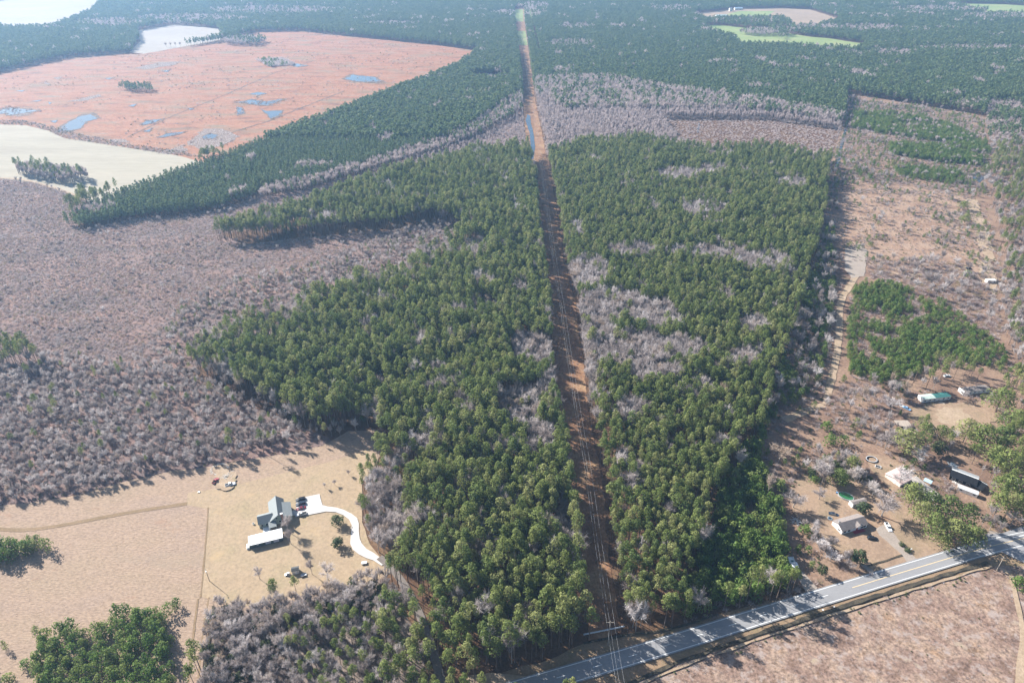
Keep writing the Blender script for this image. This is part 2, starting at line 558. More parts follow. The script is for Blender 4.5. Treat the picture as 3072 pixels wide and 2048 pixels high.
sheet('scrubland', P_scrub, M['scrubred'], 1.0)
sheet('marsh', P_marsh, M['marsh'], 1.5, 12)
sheet('field', P_pale, M['pale'], .8, 10)
sheet('field', P_hay1, M['hay'], 2, 20)
sheet('field', P_hay2, M['hay'], 1.5, 15)
sheet('field', P_green1, M['green'], 1.5, 15)
sheet('field', P_far3, M['farsoil'], 1.5, 15)
sheet('field', P_far3g, M['green'], 1.5, 15)
sheet('field', P_farE, M['green'], 1, 15)
sheet('field', P_far5, M['green'], 1, 20)
sheet('power_line_strip', P_corr, M['straw'], .8, 5)
sheet('grass_patch', PW([(1189, 104), (1212, 104), (1207, 72), (1186, 72)]), M['green'], 1)
sheet('grass_patch', PW([(1184, 50), (1202, 50), (1201, 22), (1182, 22)]), M['green'], 1)
sheet('rough_ground', P_right, M['brownland'], 1.0, 6)
M['clearing'] = ground_mat('rusty_clearing', [(.3, (.30, .19, .13)), (.47, (.40, .26, .18)), (.6, (.47, .33, .24)), (.74, (.35, .24, .17))], .06, fine=.8, finec=.45)
sheet('clearing', P_clear, M['clearing'], 1.2, 8)
M['grovefloor'] = ground_mat('grey_brown_leaf_litter', [(.3, (.17, .13, .11)), (.5, (.26, .20, .165)), (.7, (.33, .265, .22))], .1, fine=.8, finec=.5)
P_mixf = PW([(492, 1392), (560, 1392), (700, 1362), (830, 1318), (880, 1322), (920, 1380), (950, 1440), (975, 1510), (985, 1580), (995, 1700), (455, 1700), (470, 1560), (480, 1460)])
sheet('grove_floor', P_mixf, M['grovefloor'], .6, 4)
sheet('mown_field', P_open_bl, M['field'], .5, 6)
sheet('lawn', P_lawn, M['lawn'], .3, 5)
sheet('road_verge', P_verge, M['verge'], .5, 5)
sheet('cutover_field', P_pink, M['pinkscrub'], .4, 4)

# water in the marsh (traced at three times the overview scale)
pud = [
    [(370, 915), (430, 860), (560, 790), (650, 775), (700, 815), (600, 840), (560, 890), (450, 920)],
    [(-60, 795), (0, 755), (60, 740), (150, 748), (290, 762), (180, 785), (60, 800), (20, 785)],
    [(1600, 708), (1660, 700), (1720, 685), (1850, 700), (1985, 678), (1930, 702), (1850, 732), (1760, 725), (1690, 715)],
    [(1628, 735), (1670, 742), (1692, 785), (1635, 797)],
    [(1790, 745), (1830, 765), (1955, 760), (1940, 800), (1860, 825), (1840, 790)],
    [(1710, 650), (1780, 635), (1850, 645), (1780, 660)],
    [(1385, 945), (1450, 918), (1512, 930), (1490, 957), (1400, 962)],
    [(955, 862), (1010, 830), (1135, 818), (1060, 850), (990, 866)],
    [(978, 908), (1052, 884), (1030, 912)],
    [(1075, 948), (1150, 920), (1300, 905), (1230, 930), (1110, 952)],
    [(1095, 492), (1170, 483), (1160, 500)],
    [(2352, 545), (2420, 510), (2470, 520), (2590, 530), (2650, 560), (2600, 572), (2440, 566)],
    [(105, 627), (180, 622), (150, 634)],
    [(195, 702), (300, 688), (260, 702)],
    [(328, 698), (358, 712), (340, 722)],
    [(718, 540), (785, 538), (750, 550)],
    [(1940, 430), (2050, 440), (2130, 455), (2050, 465), (1980, 450)],
    [(340, 835), (400, 828), (380, 850)],
    [(880, 730), (950, 715), (920, 738)],
    [(1290, 745), (1340, 752), (1310, 760)],
]
M['debris'] = ground_mat('grey_log_debris', [(.4, (.16, .11, .09)), (.52, (.28, .20, .16)), (.62, (.48, .44, .41))], .45, fine=.8, finec=.4)
M['mud'] = ground_mat('dark_wet_mud', [(.35, (.12, .10, .09)), (.6, (.24, .17, .13))], .12, fine=.5, finec=.4)
for q in ([(1290, 990), (1400, 890), (1540, 890), (1660, 940), (1560, 990), (1420, 1045)], [(360, 535), (430, 530), (400, 550)], [(930, 470), (1100, 430), (1240, 425), (1200, 450), (1000, 480)], [(1250, 1000), (1300, 1040), (1190, 1060), (1080, 1060)],
          [(740, 960), (860, 960), (900, 980), (780, 985)], [(280, 570), (350, 575), (330, 585)], [(60, 790), (150, 770), (240, 780), (120, 805)], [(460, 700), (560, 680), (680, 650), (700, 665), (560, 700)]):
    sheet('log_debris', PW(q, k=1 / 3), M['debris'], 5.0, 5, z=_level[0])
ribbon('vehicle_track', GL([(293, 315), (400, 265), (513, 220), (633, 167), (720, 140)]), 1.8, M['mud'], z=_level[0] + .01, rough=1.5)
ribbon('vehicle_track', GL([(480, 322), (546, 300), (613, 280), (700, 245), (790, 210)]), 2.0, M['mud'], z=_level[0] + .01, rough=1.8)
_level[0] += .02
for q in pud:
    q_ = np.array(q, float)
    c_ = q_.mean(0)
    sheet('mud_rim', PW([tuple(c_ + (v_ - c_) * 1.0) for v_ in q_], k=1 / 3), M['mud'], 4.0, 5, z=_level[0])
_level[0] += .012
for q in pud:
    q_ = np.array(q, float)
    c_ = q_.mean(0)
    sheet('pond', PW([tuple(c_ + (v_ - c_) * .82) for v_ in q_], k=1 / 3), M['water'], 5.0, 3, z=_level[0])
sheet('canal', PW([(1211, 263), (1218, 266), (1219, 282), (1226, 310), (1229, 335), (1225, 366), (1216, 366), (1219, 335), (1216, 305), (1207, 278)]), M['water'], .4, 5, z=_level[0])
sheet('ditch_water', PW([(1941, 290), (1946, 290), (1934, 345), (1926, 385), (1916, 388), (1926, 345)]), M['water'], .5, 5, z=_level[0])
sheet('pond', PW([(2225, 400), (2275, 390), (2270, 402), (2250, 420), (2240, 415)]), M['water'], .6, 5, z=_level[0])
sheet('ditch_water', PW([(1604, 282), (1608, 282), (1604, 305), (1600, 305)]), M['water'], .3, 5, z=_level[0])
_level[0] += .012

# paths and tracks
ribbon('path', GL([(-20, 1213), (20, 1221), (50, 1222), (133, 1209), (233, 1189), (333, 1171), (430, 1157)]), 2.3, M['path'], rough=.2)
M['rust'] = ground_mat('rust_dry_grass', [(.3, (.34, .19, .12)), (.7, (.44, .29, .20))], .2, fine=.9, finec=.3)
ribbon('path', GL([(478, 1166), (474, 1240), (468, 1300), (461, 1372)]), .7, M['path'], rough=.4)
sheet('dirt_lane', PW([(462, 1372), (492, 1378), (476, 1450), (458, 1620), (420, 1620), (446, 1500)]), M['field'], .3, 3)
ribbon('path', GL([(455, 1375), (445, 1450), (430, 1600)]), .8, M['path'], rough=.2)
ribbon('path', GL([(480, 1372), (466, 1450), (452, 1600)]), .8, M['path'], rough=.2)
ribbon('dirt_track', GL([(-40, 410), (20, 410), (60, 414), (110, 428), (150, 440), (200, 460)]), 4.0, M['dirt'], rough=.6)
_ta = GL([(1888, 930), (1905, 870), (1917, 790), (1922, 690), (1945, 650), (1968, 600), (1985, 600), (1962, 665), (1942, 700), (1938, 800), (1926, 870), (1905, 935)])
TRK = _ta
ribbon('dirt_track', GL([(1895, 930), (1905, 890), (1915, 850), (1925, 800), (1928, 740), (1930, 690), (1950, 660), (1975, 620)]), (4.2, 5.0), M['dirt'], rough=.9)
ribbon('dirt_track', GL([(1800, 965), (1850, 945), (1890, 930)]), (6, 4), M['dirt'], rough=1.2)
sheet('gravel_pad', PW([(1940, 570), (1975, 560), (1992, 575), (1990, 610), (1985, 635), (1955, 640), (1940, 620)]), M['gravel'], .8, 4)
ribbon('dirt_track', GL([(2040, 628), (2100, 632), (2160, 628), (2200, 618), (2240, 610)]), 2.6, M['dirt'], rough=.6)
sheet('dirt_yard', PW([(2245, 600), (2275, 600), (2290, 640), (2285, 680), (2255, 650)]), M['dirt'], 1.2, 5)
sheet('dirt_track', PW([(2215, 455), (2245, 460), (2275, 560), (2290, 600), (2262, 600), (2240, 540)]), M['dirt'], 1.2, 5)
sheet('dirt_yard', PW([(2100, 935), (2180, 925), (2280, 925), (2295, 960), (2240, 990), (2200, 1000), (2130, 975), (2080, 960)]), M['yard2'], 2.2, 3)
sheet('gravel_pad', PW([(2150, 940), (2200, 935), (2230, 960), (2200, 985), (2150, 965)]), M['dirt'], 1.6, 2.5)
HY1 = PW([(1810, 1140), (1850, 1100), (1950, 1095), (2040, 1130), (2110, 1190), (2170, 1250), (2190, 1262), (2100, 1290), (2010, 1316), (1930, 1270), (1880, 1230), (1830, 1190)])
HY2 = PW([(2100, 935), (2180, 925), (2280, 925), (2295, 960), (2240, 990), (2200, 1000), (2130, 975), (2080, 960)])
sheet('house_yard', PW([(1800, 1130), (1850, 1090), (1950, 1085), (2040, 1130), (2110, 1190), (2170, 1250), (2190, 1262), (2100, 1290), (2010, 1316), (1930, 1270), (1880, 1230), (1830, 1190)]), M['yard2'], .8, 4)
sheet('house_yard', PW([(1990, 1040), (2040, 1050), (2110, 1085), (2130, 1150), (2050, 1130), (2000, 1080)]), M['yard2'], .8, 4)

# concrete drive of the left homestead
zk = 2352 / 420 * K  # zoom of the homestead: overview = full/K
ZH = lambda pts: PW([((700 + x / 5.6) / K, (1460 + y / 5.6) / K) for x, y in pts])
sheet('driveway', ZH([(1195, 180), (1450, 128), (1470, 220), (1500, 315), (1600, 340), (1720, 352), (1850, 390), (1990, 460), (2080, 530), (2110, 620), (2110, 760), (2125, 880), (2160, 960), (2240, 1050), (2352, 1110),
                      (2470, 1200), (2560, 1290), (2490, 1330), (2352, 1240), (2230, 1200), (2110, 1140), (2010, 1060), (1965, 960), (1980, 760), (1990, 650), (1950, 560), (1850, 480), (1720, 430), (1560, 420), (1280, 475), (1100, 500), (980, 480), (985, 410), (1060, 400), (1060, 205)]), M['concrete'])
M['shadetoned_gravel'] = ground_mat('shade_darkened_gravel', [(.3, (.20, .17, .15)), (.7, (.28, .24, .21))], .15, fine=1.6, finec=.3)  # gravel colour darkened to stand in for tree shade on the lower drive
ribbon('driveway', GL([(872, 1280), (900, 1298), (922, 1328), (950, 1380), (975, 1436), (998, 1500), (1015, 1568), (1028, 1650)]), 3.4, M['shadetoned_gravel'], rough=.4)
sheet('road_shoulder', PW([(1075, 1552), (1130, 1545), (1190, 1552), (1240, 1560), (1200, 1590), (1060, 1600)]), M['dirt'], .5, 3)

# drives on the right
ZR = lambda pts: PW([(x / 3 + 1568, y / 3 + 1045.9) for x, y in pts])
sheet('driveway', ZR([(775, 812), (822, 802), (870, 850), (928, 915), (905, 935), (845, 940)]), M['gravel'])
sheet('driveway', ZR([(1330, 510), (1400, 470), (1440, 520), (1500, 600), (1560, 670), (1630, 730), (1560, 755), (1500, 680), (1400, 590), (1350, 550)]), M['gravel'], .2, 2)
sheet('driveway', ZR([(1220, 755), (1255, 758), (1320, 800), (1290, 815)]), M['gravel'])
ribbon('dirt_track', [tuple(p) for p in ZR([(2262, 830), (2265, 900), (2290, 980), (2330, 1080), (2352, 1180), (2350, 1300), (2330, 1420), (2310, 1566), (2310, 1700)])], (1.6, 3.4), M['dirt'], rough=.4)

# the road
up = [(1100, 1591), (1224.7, 1555), (1388.7, 1508), (1493, 1476), (1568, 1454), (1681, 1414), (1761, 1392), (1849, 1366), (1931, 1342), (2030.5, 1311), (2101, 1290), (2142, 1277.5), (2220, 1253), (2290, 1235), (2352, 1224), (2440, 1208)]
lo = [(1225, 1592), (1311, 1567.8), (1397.5, 1540.7), (1493, 1513), (1568, 1489), (1700, 1450), (1761, 1431), (1878, 1393), (1995, 1356), (2054, 1337), (2202, 1293.5), (2291, 1266), (2340, 1252), (2440, 1232)]
WU = [Vector((*p, 0)) for p in PW(up)]
WL = [Vector((*p, 0)) for p in PW(lo)]


def resample(L, n):
    d = [0]
    for i in range(1, len(L)):
        d.append(d[-1] + (L[i] - L[i - 1]).length)
    out = []
    for k in range(n):
        t = d[-1] * k / (n - 1)
        i = max(j for j in range(len(L)) if d[j] <= t + 1e-6)
        i = min(i, len(L) - 2)
        f = (t - d[i]) / (d[i + 1] - d[i])
        out.append(L[i].lerp(L[i + 1], f))
    return out


def smooth_line(L, it=40):
    for _ in range(it):
        L = [L[0]] + [(L[i - 1] + 2 * L[i] + L[i + 1]) / 4 for i in range(1, len(L) - 1)] + [L[-1]]
    return L


WU = smooth_line(resample(WU, 90))
WL = smooth_line(resample(WL, 90))
mid = [(a + b_) / 2 for a, b_ in zip(WU, WL)]
RW = sum((a - b_).length for a, b_ in zip(WU[20:60], WL[20:60])) / 40
ribbon('road', [(p.x, p.y) for p in mid], 8.4, M['asphalt'])
_road_w = 8.6


def offs(L, o):
    out = []
    for i, p in enumerate(L):
        d = (L[min(i + 1, len(L) - 1)] - L[max(i - 1, 0)]).normalized()
        out.append((p.x - d.y * o, p.y + d.x * o))
    return out


sheet('road', PW([(2262, 1228), (2300, 1226), (2360, 1205), (2460, 1190), (2480, 1330), (2400, 1312), (2352, 1294), (2310, 1274), (2285, 1262), (2270, 1250)]), M['asphalt'], z=_level[0] + .012)
sheet('road_apron', ZR([(2070, 575), (2110, 520), (2150, 528), (2230, 545), (2290, 560), (2180, 610), (2080, 640)]), M['gravel'], z=_level[0] + .006)
_level[0] += .024
edge_o = 3.45
_level[0] += .006
for s_ in (1, -1):
    L = offs(mid, edge_o * s_)
    if s_ == -1:
        L = L[:84]
    ribbon('edge_line', L, .26, M['line_white'], z=_level[0])
ML = resample(mid, 220)
seg = (ML[-1] - ML[0]).length / 219
# centre line: broken on the left, solid on the right
split = min(range(220), key=lambda i: (ML[i] - G(1958, 1349)).length)
L = offs(ML[split:], 0.0)
ribbon('centre_line', L, .3, M['line_yellow'], z=_level[0])
i = 4
while i < split - 4:
    L = offs(ML[i:i + 4], 0.0)
    ribbon('centre_dash', L, .22, M['line_yellow'] if i % 2 else M['line_white'], z=_level[0])
    i += 12
# lanes worn darker by tyres
for o_ in (-1.75, 1.75):
    pass
ribbon('stop_line', GL([(2325, 1236), (2352, 1228), (2400, 1220)]), .3, M['line_white'], z=_level[0])
_level[0] += .01

# ditch south of the road, with water seen in places
dl = GL([(1380, 1610), (1480, 1551), (1568, 1517), (1701, 1470), (1820, 1431), (1935, 1393), (2068, 1353), (2180, 1318), (2268, 1293)])
ribbon('ditch', dl, 1.6, M['ditch'], rough=.9)
ribbon('path', [(x + .7, y - 2.1) for x, y in dl], .9, M['dirt'], rough=.8)
ribbon('ditch', GL([(1340, 1478), (1434, 1459), (1530, 1450), (1650, 1412)]), 1.0, M['ditch'], rough=.5)
ribbon('ditch', [tuple(p) for p in ZR([(1270, 765), (1330, 748), (1420, 725), (1510, 690)])], .8, M['ditch'], rough=.4)
ribbon('ditch', GL([(492, 1392), (486, 1430), (478, 1480), (468, 1540), (462, 1620)]), 1.0, M['ditch'], rough=.8)

# ------------------------------------------------------------------ tree prototypes
def blob_quads(V, Fc, c, r, n, s, squash=.7, up=.35):
    """n leaf faces lying roughly on a lump of radius r round c"""
    for _ in range(n):
        d = rng.normal(size=3)
        d[2] = d[2] * .8 + up
        d /= np.linalg.norm(d)
        p = c + d * np.array([r, r, r * squash]) * (0.75 + .35 * rng.random())
        nrm = d + rng.normal(size=3) * .35
        nrm /= np.linalg.norm(nrm)
        u = np.cross(nrm, rng.normal(size=3))
        u /= np.linalg.norm(u)
        w = np.cross(nrm, u)
        a = s * (.65 + .7 * rng.random())
        b_ = s * (.45 + .5 * rng.random())
        k = len(V)
        V += [p + u * a, p + w * b_, p - u * a * .8, p - w * b_]
        Fc.append((k, k + 1, k + 2, k + 3))


def tris_stick(V, Fc, a, b_, r):
    a = np.array(a, float)
    b_ = np.array(b_, float)
    d = b_ - a
    u = np.cross(d, [0.3, .5, .9])
    u /= np.linalg.norm(u)
    w = np.cross(d, u)
    w /= np.linalg.norm(w)
    k = len(V)
    for t in range(3):
        q = 2 * math.pi * t / 3
        V.append(a + (u * math.cos(q) + w * math.sin(q)) * r)
    V.append(b_)
    Fc += [(k, k + 1, k + 3), (k + 1, k + 2, k + 3), (k + 2, k, k + 3)]


def trunk_mesh(h, r, k=5, lean=0.3, limbs=()):
    V = []
    Fc = []
    rings = 4
    lx, ly = rng.normal() * lean, rng.normal() * lean
    for i in range(rings):
        t = i / (rings - 1)
        z = h * t
        rr = r * (1 - .75 * t)
        for j in range(k):
            a = 2 * math.pi * j / k
            V.append((lx * t * t + rr * math.cos(a), ly * t * t + rr * math.sin(a), z))
    for i in range(rings - 1):
        for j in range(k):
            j2 = (j + 1) % k
            Fc.append((i * k + j, i * k + j2, (i + 1) * k + j2, (i + 1) * k + j))
    for (a, b_, rr) in limbs:
        tris_stick(V, Fc, a, b_, rr)
    return V, Fc


def pine_parts(h=18., cr=2.9, cb=.52, lumps=13, per=34, s=.34, conic=.45):
    """pine: bare trunk, layered irregular crown"""
    V, Fc = [], []
    limbs = []
    for i in range(lumps):
        t = (i + .5) / lumps
        z = h * (cb + (1 - cb) * t)
        rad = cr * (math.sin(math.pi * min(1, .25 + .75 * t)) ** .6) * (1 - conic * max(0, t - .35))
        a = i * 2.4 + rng.random() * 1.2
        q = rad * (.35 + .65 * rng.random()) * (0.25 if i == lumps - 1 else 1)
        c = np.array([math.cos(a) * q, math.sin(a) * q, z - .25])
        lr = (1.15 + .6 * rng.random()) * cr / 2.9 * (1.15 - .35 * t)
        blob_quads(V, Fc, c, lr, per, s)
        if i % 2 == 0:
            limbs.append(((0, 0, z - .9), c - np.array([0, 0, .2]), .10))
    T = trunk_mesh(h * .97, .24 * h / 18, limbs=limbs)
    return (V, Fc), T


def young_parts(h=6., cr=1.7, lumps=8, per=16, s=.42):
    V, Fc = [], []
    for i in range(lumps):
        t = (i + .5) / lumps
        z = h * (.12 + .86 * t)
        rad = cr * (1.02 - .55 * t * t)
        a = i * 2.4 + rng.random()
        q = rad * .55
        c = np.array([math.cos(a) * q, math.sin(a) * q, z])
        blob_quads(V, Fc, c, .45 + rad * .5, per, s, squash=.9)
    T = trunk_mesh(h * .9, .12)
    return (V, Fc), T


def round_parts(h=7., cr=3., lumps=20, per=22, s=.42):
    V, Fc = [], []
    for i in range(lumps):
        d = rng.normal(size=3)
        d /= np.linalg.norm(d)
        c = np.array([0, 0, h * .55]) + d * np.array([cr * .62, cr * .62, h * .27])
        blob_quads(V, Fc, c, cr * .42, per, s, squash=.9)
    T = trunk_mesh(h * .6, .22)
    return (V, Fc), T


def bare_parts(h=12., cr=3.2, n=170, w=.06, narrow=False, split=6):
    """bare tree: trunk with limbs, crown of fine twigs"""
    V, Fc = [], []
    limbs = []
    z0 = h * (.30 if not narrow else .25)
    ends = []
    for i in range(split):
        a = i * 2.4 + rng.random()
        q = cr * (.45 + .35 * rng.random())
        e = np.array([math.cos(a) * q, math.sin(a) * q, h * (.60 + .18 * rng.random())])
        limbs.append(((0, 0, z0 + h * .06 * i), e, .10))
        ends.append((np.array([0, 0, z0 + h * .06 * i]), e))
    ends.append((np.array([0, 0, z0]), np.array([0, 0, h * .85])))
    for _ in range(n):
        a, e = ends[rng.integers(len(ends))]
        t = .3 + .7 * rng.random()
        p = a + (e - a) * t
        d = (e - a) / np.linalg.norm(e - a) * .8 + rng.normal(size=3) * np.array([.45, .45, .35]) + np.array([0, 0, .8])
        d /= np.linalg.norm(d)
        L = h * (.10 + .13 * rng.random())
        q = p + d * L
        u = np.cross(d, rng.normal(size=3))
        u /= np.linalg.norm(u)
        ww = w * (.7 + .8 * rng.random())
        k = len(V)
        V += [p - u * ww, p + u * ww, q]
        Fc.append((k, k + 1, k + 2))
        # side twigs
        for _s in range(2):
            pp = p + (q - p) * (.3 + .5 * rng.random())
            d2 = d + rng.normal(size=3) * .7
            d2 /= np.linalg.norm(d2)
            qq = pp + d2 * L * .55
            u = np.cross(d2, rng.normal(size=3))
            u /= np.linalg.norm(u)
            k = len(V)
            V += [pp - u * ww * .8, pp + u * ww * .8, qq]
            Fc.append((k, k + 1, k + 2))
    T = trunk_mesh(h * .8, .17 * h / 12, limbs=limbs)
    return (V, Fc), T


def shrub_mesh(h, r, n, w, leafy=0.0, s=.2):
    V, Fc = [], []
    for _ in range(n):
        a = rng.random() * 6.283
        q = r * math.sqrt(rng.random()) * .6
        p = np.array([math.cos(a) * q, math.sin(a) * q, 0])
        d = np.array([math.cos(a) * .6, math.sin(a) * .6, 1.0]) + rng.normal(size=3) * .35
        d[2] = abs(d[2])
        d /= np.linalg.norm(d)
        e = p + d * h * (.5 + .6 * rng.random())
        u = np.cross(d, rng.normal(size=3))
        u /= np.linalg.norm(u)
        k = len(V)
        m_ = p + (e - p) * .45
        V += [p, m_ - u * w, e, m_ + u * w]
        Fc.append((k, k + 1, k + 2, k + 3))
    if leafy:
        blob_quads(V, Fc, np.array([0, 0, h * .5]), r * .6, int(leafy), s)
    return V, Fc


PROTO = bpy.data.collections.new('tree_kinds')   # only source shapes for the instanced woods


def joined(name, crown, trunk, cm, tm):
    (V1, F1), (V2, F2) = crown, trunk
    k = len(V1)
    V = list(V1) + list(V2)
    Fc = list(F1) + [tuple(i + k for i in f) for f in F2]
    me = pydata(name, V, Fc, [cm, tm], [0] * len(F1) + [1] * len(F2))
    return me


KINDS = {}     # kind -> list of (crown mesh, trunk mesh, joined mesh)
PCOL = {}


def add_kind(kind, maker, n, cm, tm, solo=True):
    lst = []
    col = bpy.data.collections.new('kind_' + kind)
    for i in range(n):
        crown, trunk = maker()
        j = joined(kind, crown, trunk, cm, tm)
        cmesh = pydata('crown', crown[0], crown[1], [cm]) if solo else None
        tmesh = pydata('trunk', trunk[0], trunk[1], [tm]) if solo else None
        lst.append((cmesh, tmesh, j))
        o = bpy.data.objects.new('%s_%02d' % (kind, i), j)
        col.objects.link(o)
    KINDS[kind] = lst
    PCOL[kind] = col


add_kind('pine', lambda: pine_parts(18 * rng.uniform(.90, 1.08), rng.uniform(2.0, 2.9), rng.uniform(.62, .74)), 10, M['pine'], M['bark'])
add_kind('plant', lambda: pine_parts(13.5, 2.0, .35, lumps=9, per=12, s=.6, conic=.9), 5, M['plant'], M['bark'], False)
add_kind('farpine', lambda: pine_parts(16, 3.0, .45, lumps=6, per=9, s=1.25, conic=.6), 5, M['plant'], M['bark'], False)
add_kind('young', lambda: young_parts(6., rng.uniform(1.7, 2.2), 9, 26, .34), 5, M['young'], M['bark'])
add_kind('bigpine', lambda: pine_parts(16 * rng.uniform(.95, 1.05), 4.4, .34, lumps=24, per=34, s=.42, conic=.45), 4, M['pine'], M['bark'])
add_kind('round', lambda: round_parts(), 2, M['ever'], M['bark'])
add_kind('bare', lambda: bare_parts(12., rng.uniform(2.3, 3.6), 400, .05), 8, M['bare'], M['palebark'])
add_kind('cypress', lambda: bare_parts(14., 1.9, 230, .07, True, 5), 5, M['cypress'], M['palebark'], False)
add_kind('farcypress', lambda: bare_parts(15., 1.5, 75, .16, True, 4), 4, M['cypress'], M['palebark'], False)
add_kind('farbare', lambda: bare_parts(12., 3.4, 110, .18), 4, M['cypress'], M['palebark'], False)
for nm, mk, mt in (('shrub', lambda: shrub_mesh(2.6, 1.3, 80, .045), 'shrub'), ('tanshrub', lambda: shrub_mesh(1.0, .8, 34, .04), 'tanshrub'),
                   ('greenshrub', lambda: shrub_mesh(1.8, 1.2, 16, .06, 60, .25), 'greenshrub'), ('fargrey', lambda: shrub_mesh(4.5, 2.2, 110, .10), 'cypress')):
    col = bpy.data.collections.new('kind_' + nm)
    for i in range(4):
        V, Fc = mk()
        o = bpy.data.objects.new('%s_%02d' % (nm, i), pydata(nm, V, Fc, [M[mt]]))
        col.objects.link(o)
    PCOL[nm] = col

# ------------------------------------------------------------------ where things grow
# each region: name, world polygon, spacing, mix [(kind, weight)], patch (kind, share, size), height factor
A = lambda L, h: [(x, y, h) for x, y in L]


def ell(cx, cy, rx, ry, h, n=16):
    return PW([(cx + rx * math.cos(2 * math.pi * i / n), cy + ry * math.sin(2 * math.pi * i / n), h) for i in range(n)])


rightedge = [(1905, 385), (1890, 440), (1872, 500), (1862, 560), (1838, 600), (1812, 650), (1790, 700), (1775, 760), (1755, 810), (1738, 900), (1702, 960), (1690, 1040), (1632, 1100), (1592, 1200), (1545, 1300), (1505, 1390)]
P_left = PW(A([(490, 518), (560, 500), (650, 475), (750, 440), (850, 402), (1000, 362), (1100, 337), (1190, 335), (1215, 380)], 15) + [(1230, 400), (1241, 550), (1265, 700), (1275, 900), (1299, 1000), (1315, 1150), (1338, 1300), (1350, 1478),
            (1250, 1512), (1150, 1545), (1085, 1545), (1050, 1500), (1020, 1440), (985, 1380), (950, 1320), (905, 1290), (895, 1270)] + [(880, 1225, 8), (930, 1180, 8), (950, 1120, 8), (900, 1050), (880, 1010), (840, 985), (760, 1008), (700, 985), (620, 945), (560, 915), (480, 880), (430, 835), (440, 790, 14), (500, 745, 14), (600, 715, 14), (700, 690, 14), (830, 632, 14), (930, 605, 14), (960, 565, 14), (1045, 545, 14), (1060, 500, 14), (1000, 480, 14), (900, 490, 10), (800, 505), (700, 525), (640, 552), (560, 560)])
P_rb = PW(A([(1250, 345), (1350, 320), (1480, 310), (1560, 335), (1640, 345), (1760, 348), (1890, 375)] + rightedge, 15) + [(1510, 1442), (1430, 1455), (1402, 1300), (1382, 1100), (1352, 950), (1342, 850), (1322, 700), (1294, 600), (1273, 450), (1256, 385)])
P_q = PW(A([(150, 495), (200, 458), (280, 430), (360, 400), (440, 372), (520, 345), (620, 305), (800, 240), (960, 180), (1060, 140), (1100, 120), (1180, 112)], 12) + [(1193, 130), (1200, 200), (1206, 250), (1160, 275), (1080, 312), (1000, 345), (900, 375), (800, 405), (700, 435), (600, 450), (500, 483), (400, 495), (300, 505), (190, 528), (150, 510)])
P_dgrey = PW([(1231, 230), (1229, 205), (1400, 195), (1500, 215), (1620, 240), (1750, 250), (1935, 285), (1925, 340), (1905, 375, 4), (1850, 368, 4), (1760, 352, 4), (1640, 355, 4), (1560, 345, 4), (1480, 325, 4), (1350, 335, 4), (1255, 360, 4), (1248, 330)])

RG = []


def reg(name, poly, sp=None, mix=None, patch=None, hf=1.0, lab=None, clump=0):
    RG.append(dict(name=name, poly=poly, sp=sp, mix=mix, patch=patch, hf=hf, lab=lab, clump=clump))


far = PW([(-900, 1200), (-300, -17), (2700, -17), (3200, 1200), (3200, 1700), (-900, 1700)])
P_far = np.array([(-2800, 130), (2800, 130), (2800, 3400), (-2800, 3400)])
reg('far_wood', P_far, 4.3, [('pine', .992), ('bare', .008)], ('bare', .022, 45), 1.0)
for p_ in (P_hay1, P_hay2, P_green1, P_far3, P_farE, P_far5, P_far6, P_corr, P_pale, P_marsh):
    reg('open', p_)
reg('far_strip', PW(A([(1590, 50), (1640, 48), (1700, 40), (1790, 38), (1820, 52), (1816, 72), (1790, 82)], 10) + [(1780, 70), (1660, 55)]), 6, [('pine', .7), ('bare', .3)])
for (cx, cy_, rx, ry) in ((1225, 12, 40, 9), (1190, 28, 70, 7), (900, 52, 60, 5), (1310, 98, 60, 9), (2250, 108, 160, 7), (1990, 62, 90, 8), (1760, 68, 60, 6), (2050, 118, 60, 8), (2150, 20, 120, 8), (2300, 35, 100, 9), (1540, 18, 50, 8), (620, 22, 160, 10), (430, 40, 120, 10),
                          (560, 88, 50, 8), (2080, 250, 40, 8), (2230, 232, 60, 7), (1330, 60, 40, 7), (2120, 245, 120, 5), (1950, 118, 30, 6), (1880, 60, 60, 8), (250, 50, 80, 10)):
    reg('far_bare', ell(cx, cy_, rx, ry, 10), 4.5, [('bare', .8), ('pine', .2)])
for q_ in ([(1663, 95), (1667, 95), (1673, 160), (1669, 160)], [(1214, 30), (1219, 30), (1243, 130), (1236, 130)], [(1944, 205), (1952, 205), (1952, 250), (1940, 280)]):
    reg('open', PW(q_))
reg('open', P_scrub)
reg('open', PW([(1340, 1700), (1340, 1478), (1434, 1455), (1470, 1700)]))
reg('scrub', P_scrub, 1.6, [('shrub', .66), ('tanshrub', .28), ('bare', .015), ('greenshrub', .045)], None, .58, clump=1)
# grey wood that fills the lower left of the scrubland
reg('scrubwood', PW([(-80, 800), (120, 820), (300, 840), (420, 830), (480, 880), (560, 915), (640, 955), (760, 1010), (800, 1005), (640, 1046), (560, 1056), (470, 1074), (300, 1101), (200, 1131), (100, 1149), (-80, 1170)]), 2.3,
    [('bare', .55), ('shrub', .36), ('greenshrub', .07), ('pine', .02)], None, .62, lab='grey leafless tree in the bare wood behind the pinkish field')
reg('scrubwood2', PW([(300, 850), (420, 700), (560, 640), (760, 600), (900, 540), (1050, 500), (1080, 560), (930, 640), (700, 705), (500, 770), (430, 830)]), 2.4,
    [('bare', .26), ('shrub', .59), ('greenshrub', .09), ('young', .06)], None, .62)
reg('left_clump', PW([(-60, 790, 10), (40, 782, 10), (85, 800, 10), (95, 835, 4), (60, 850), (-60, 850)]), 3.8, [('pine', .9), ('bare', .1)], None, .9, lab='green pine in the small clump at the left edge of the scrubland')
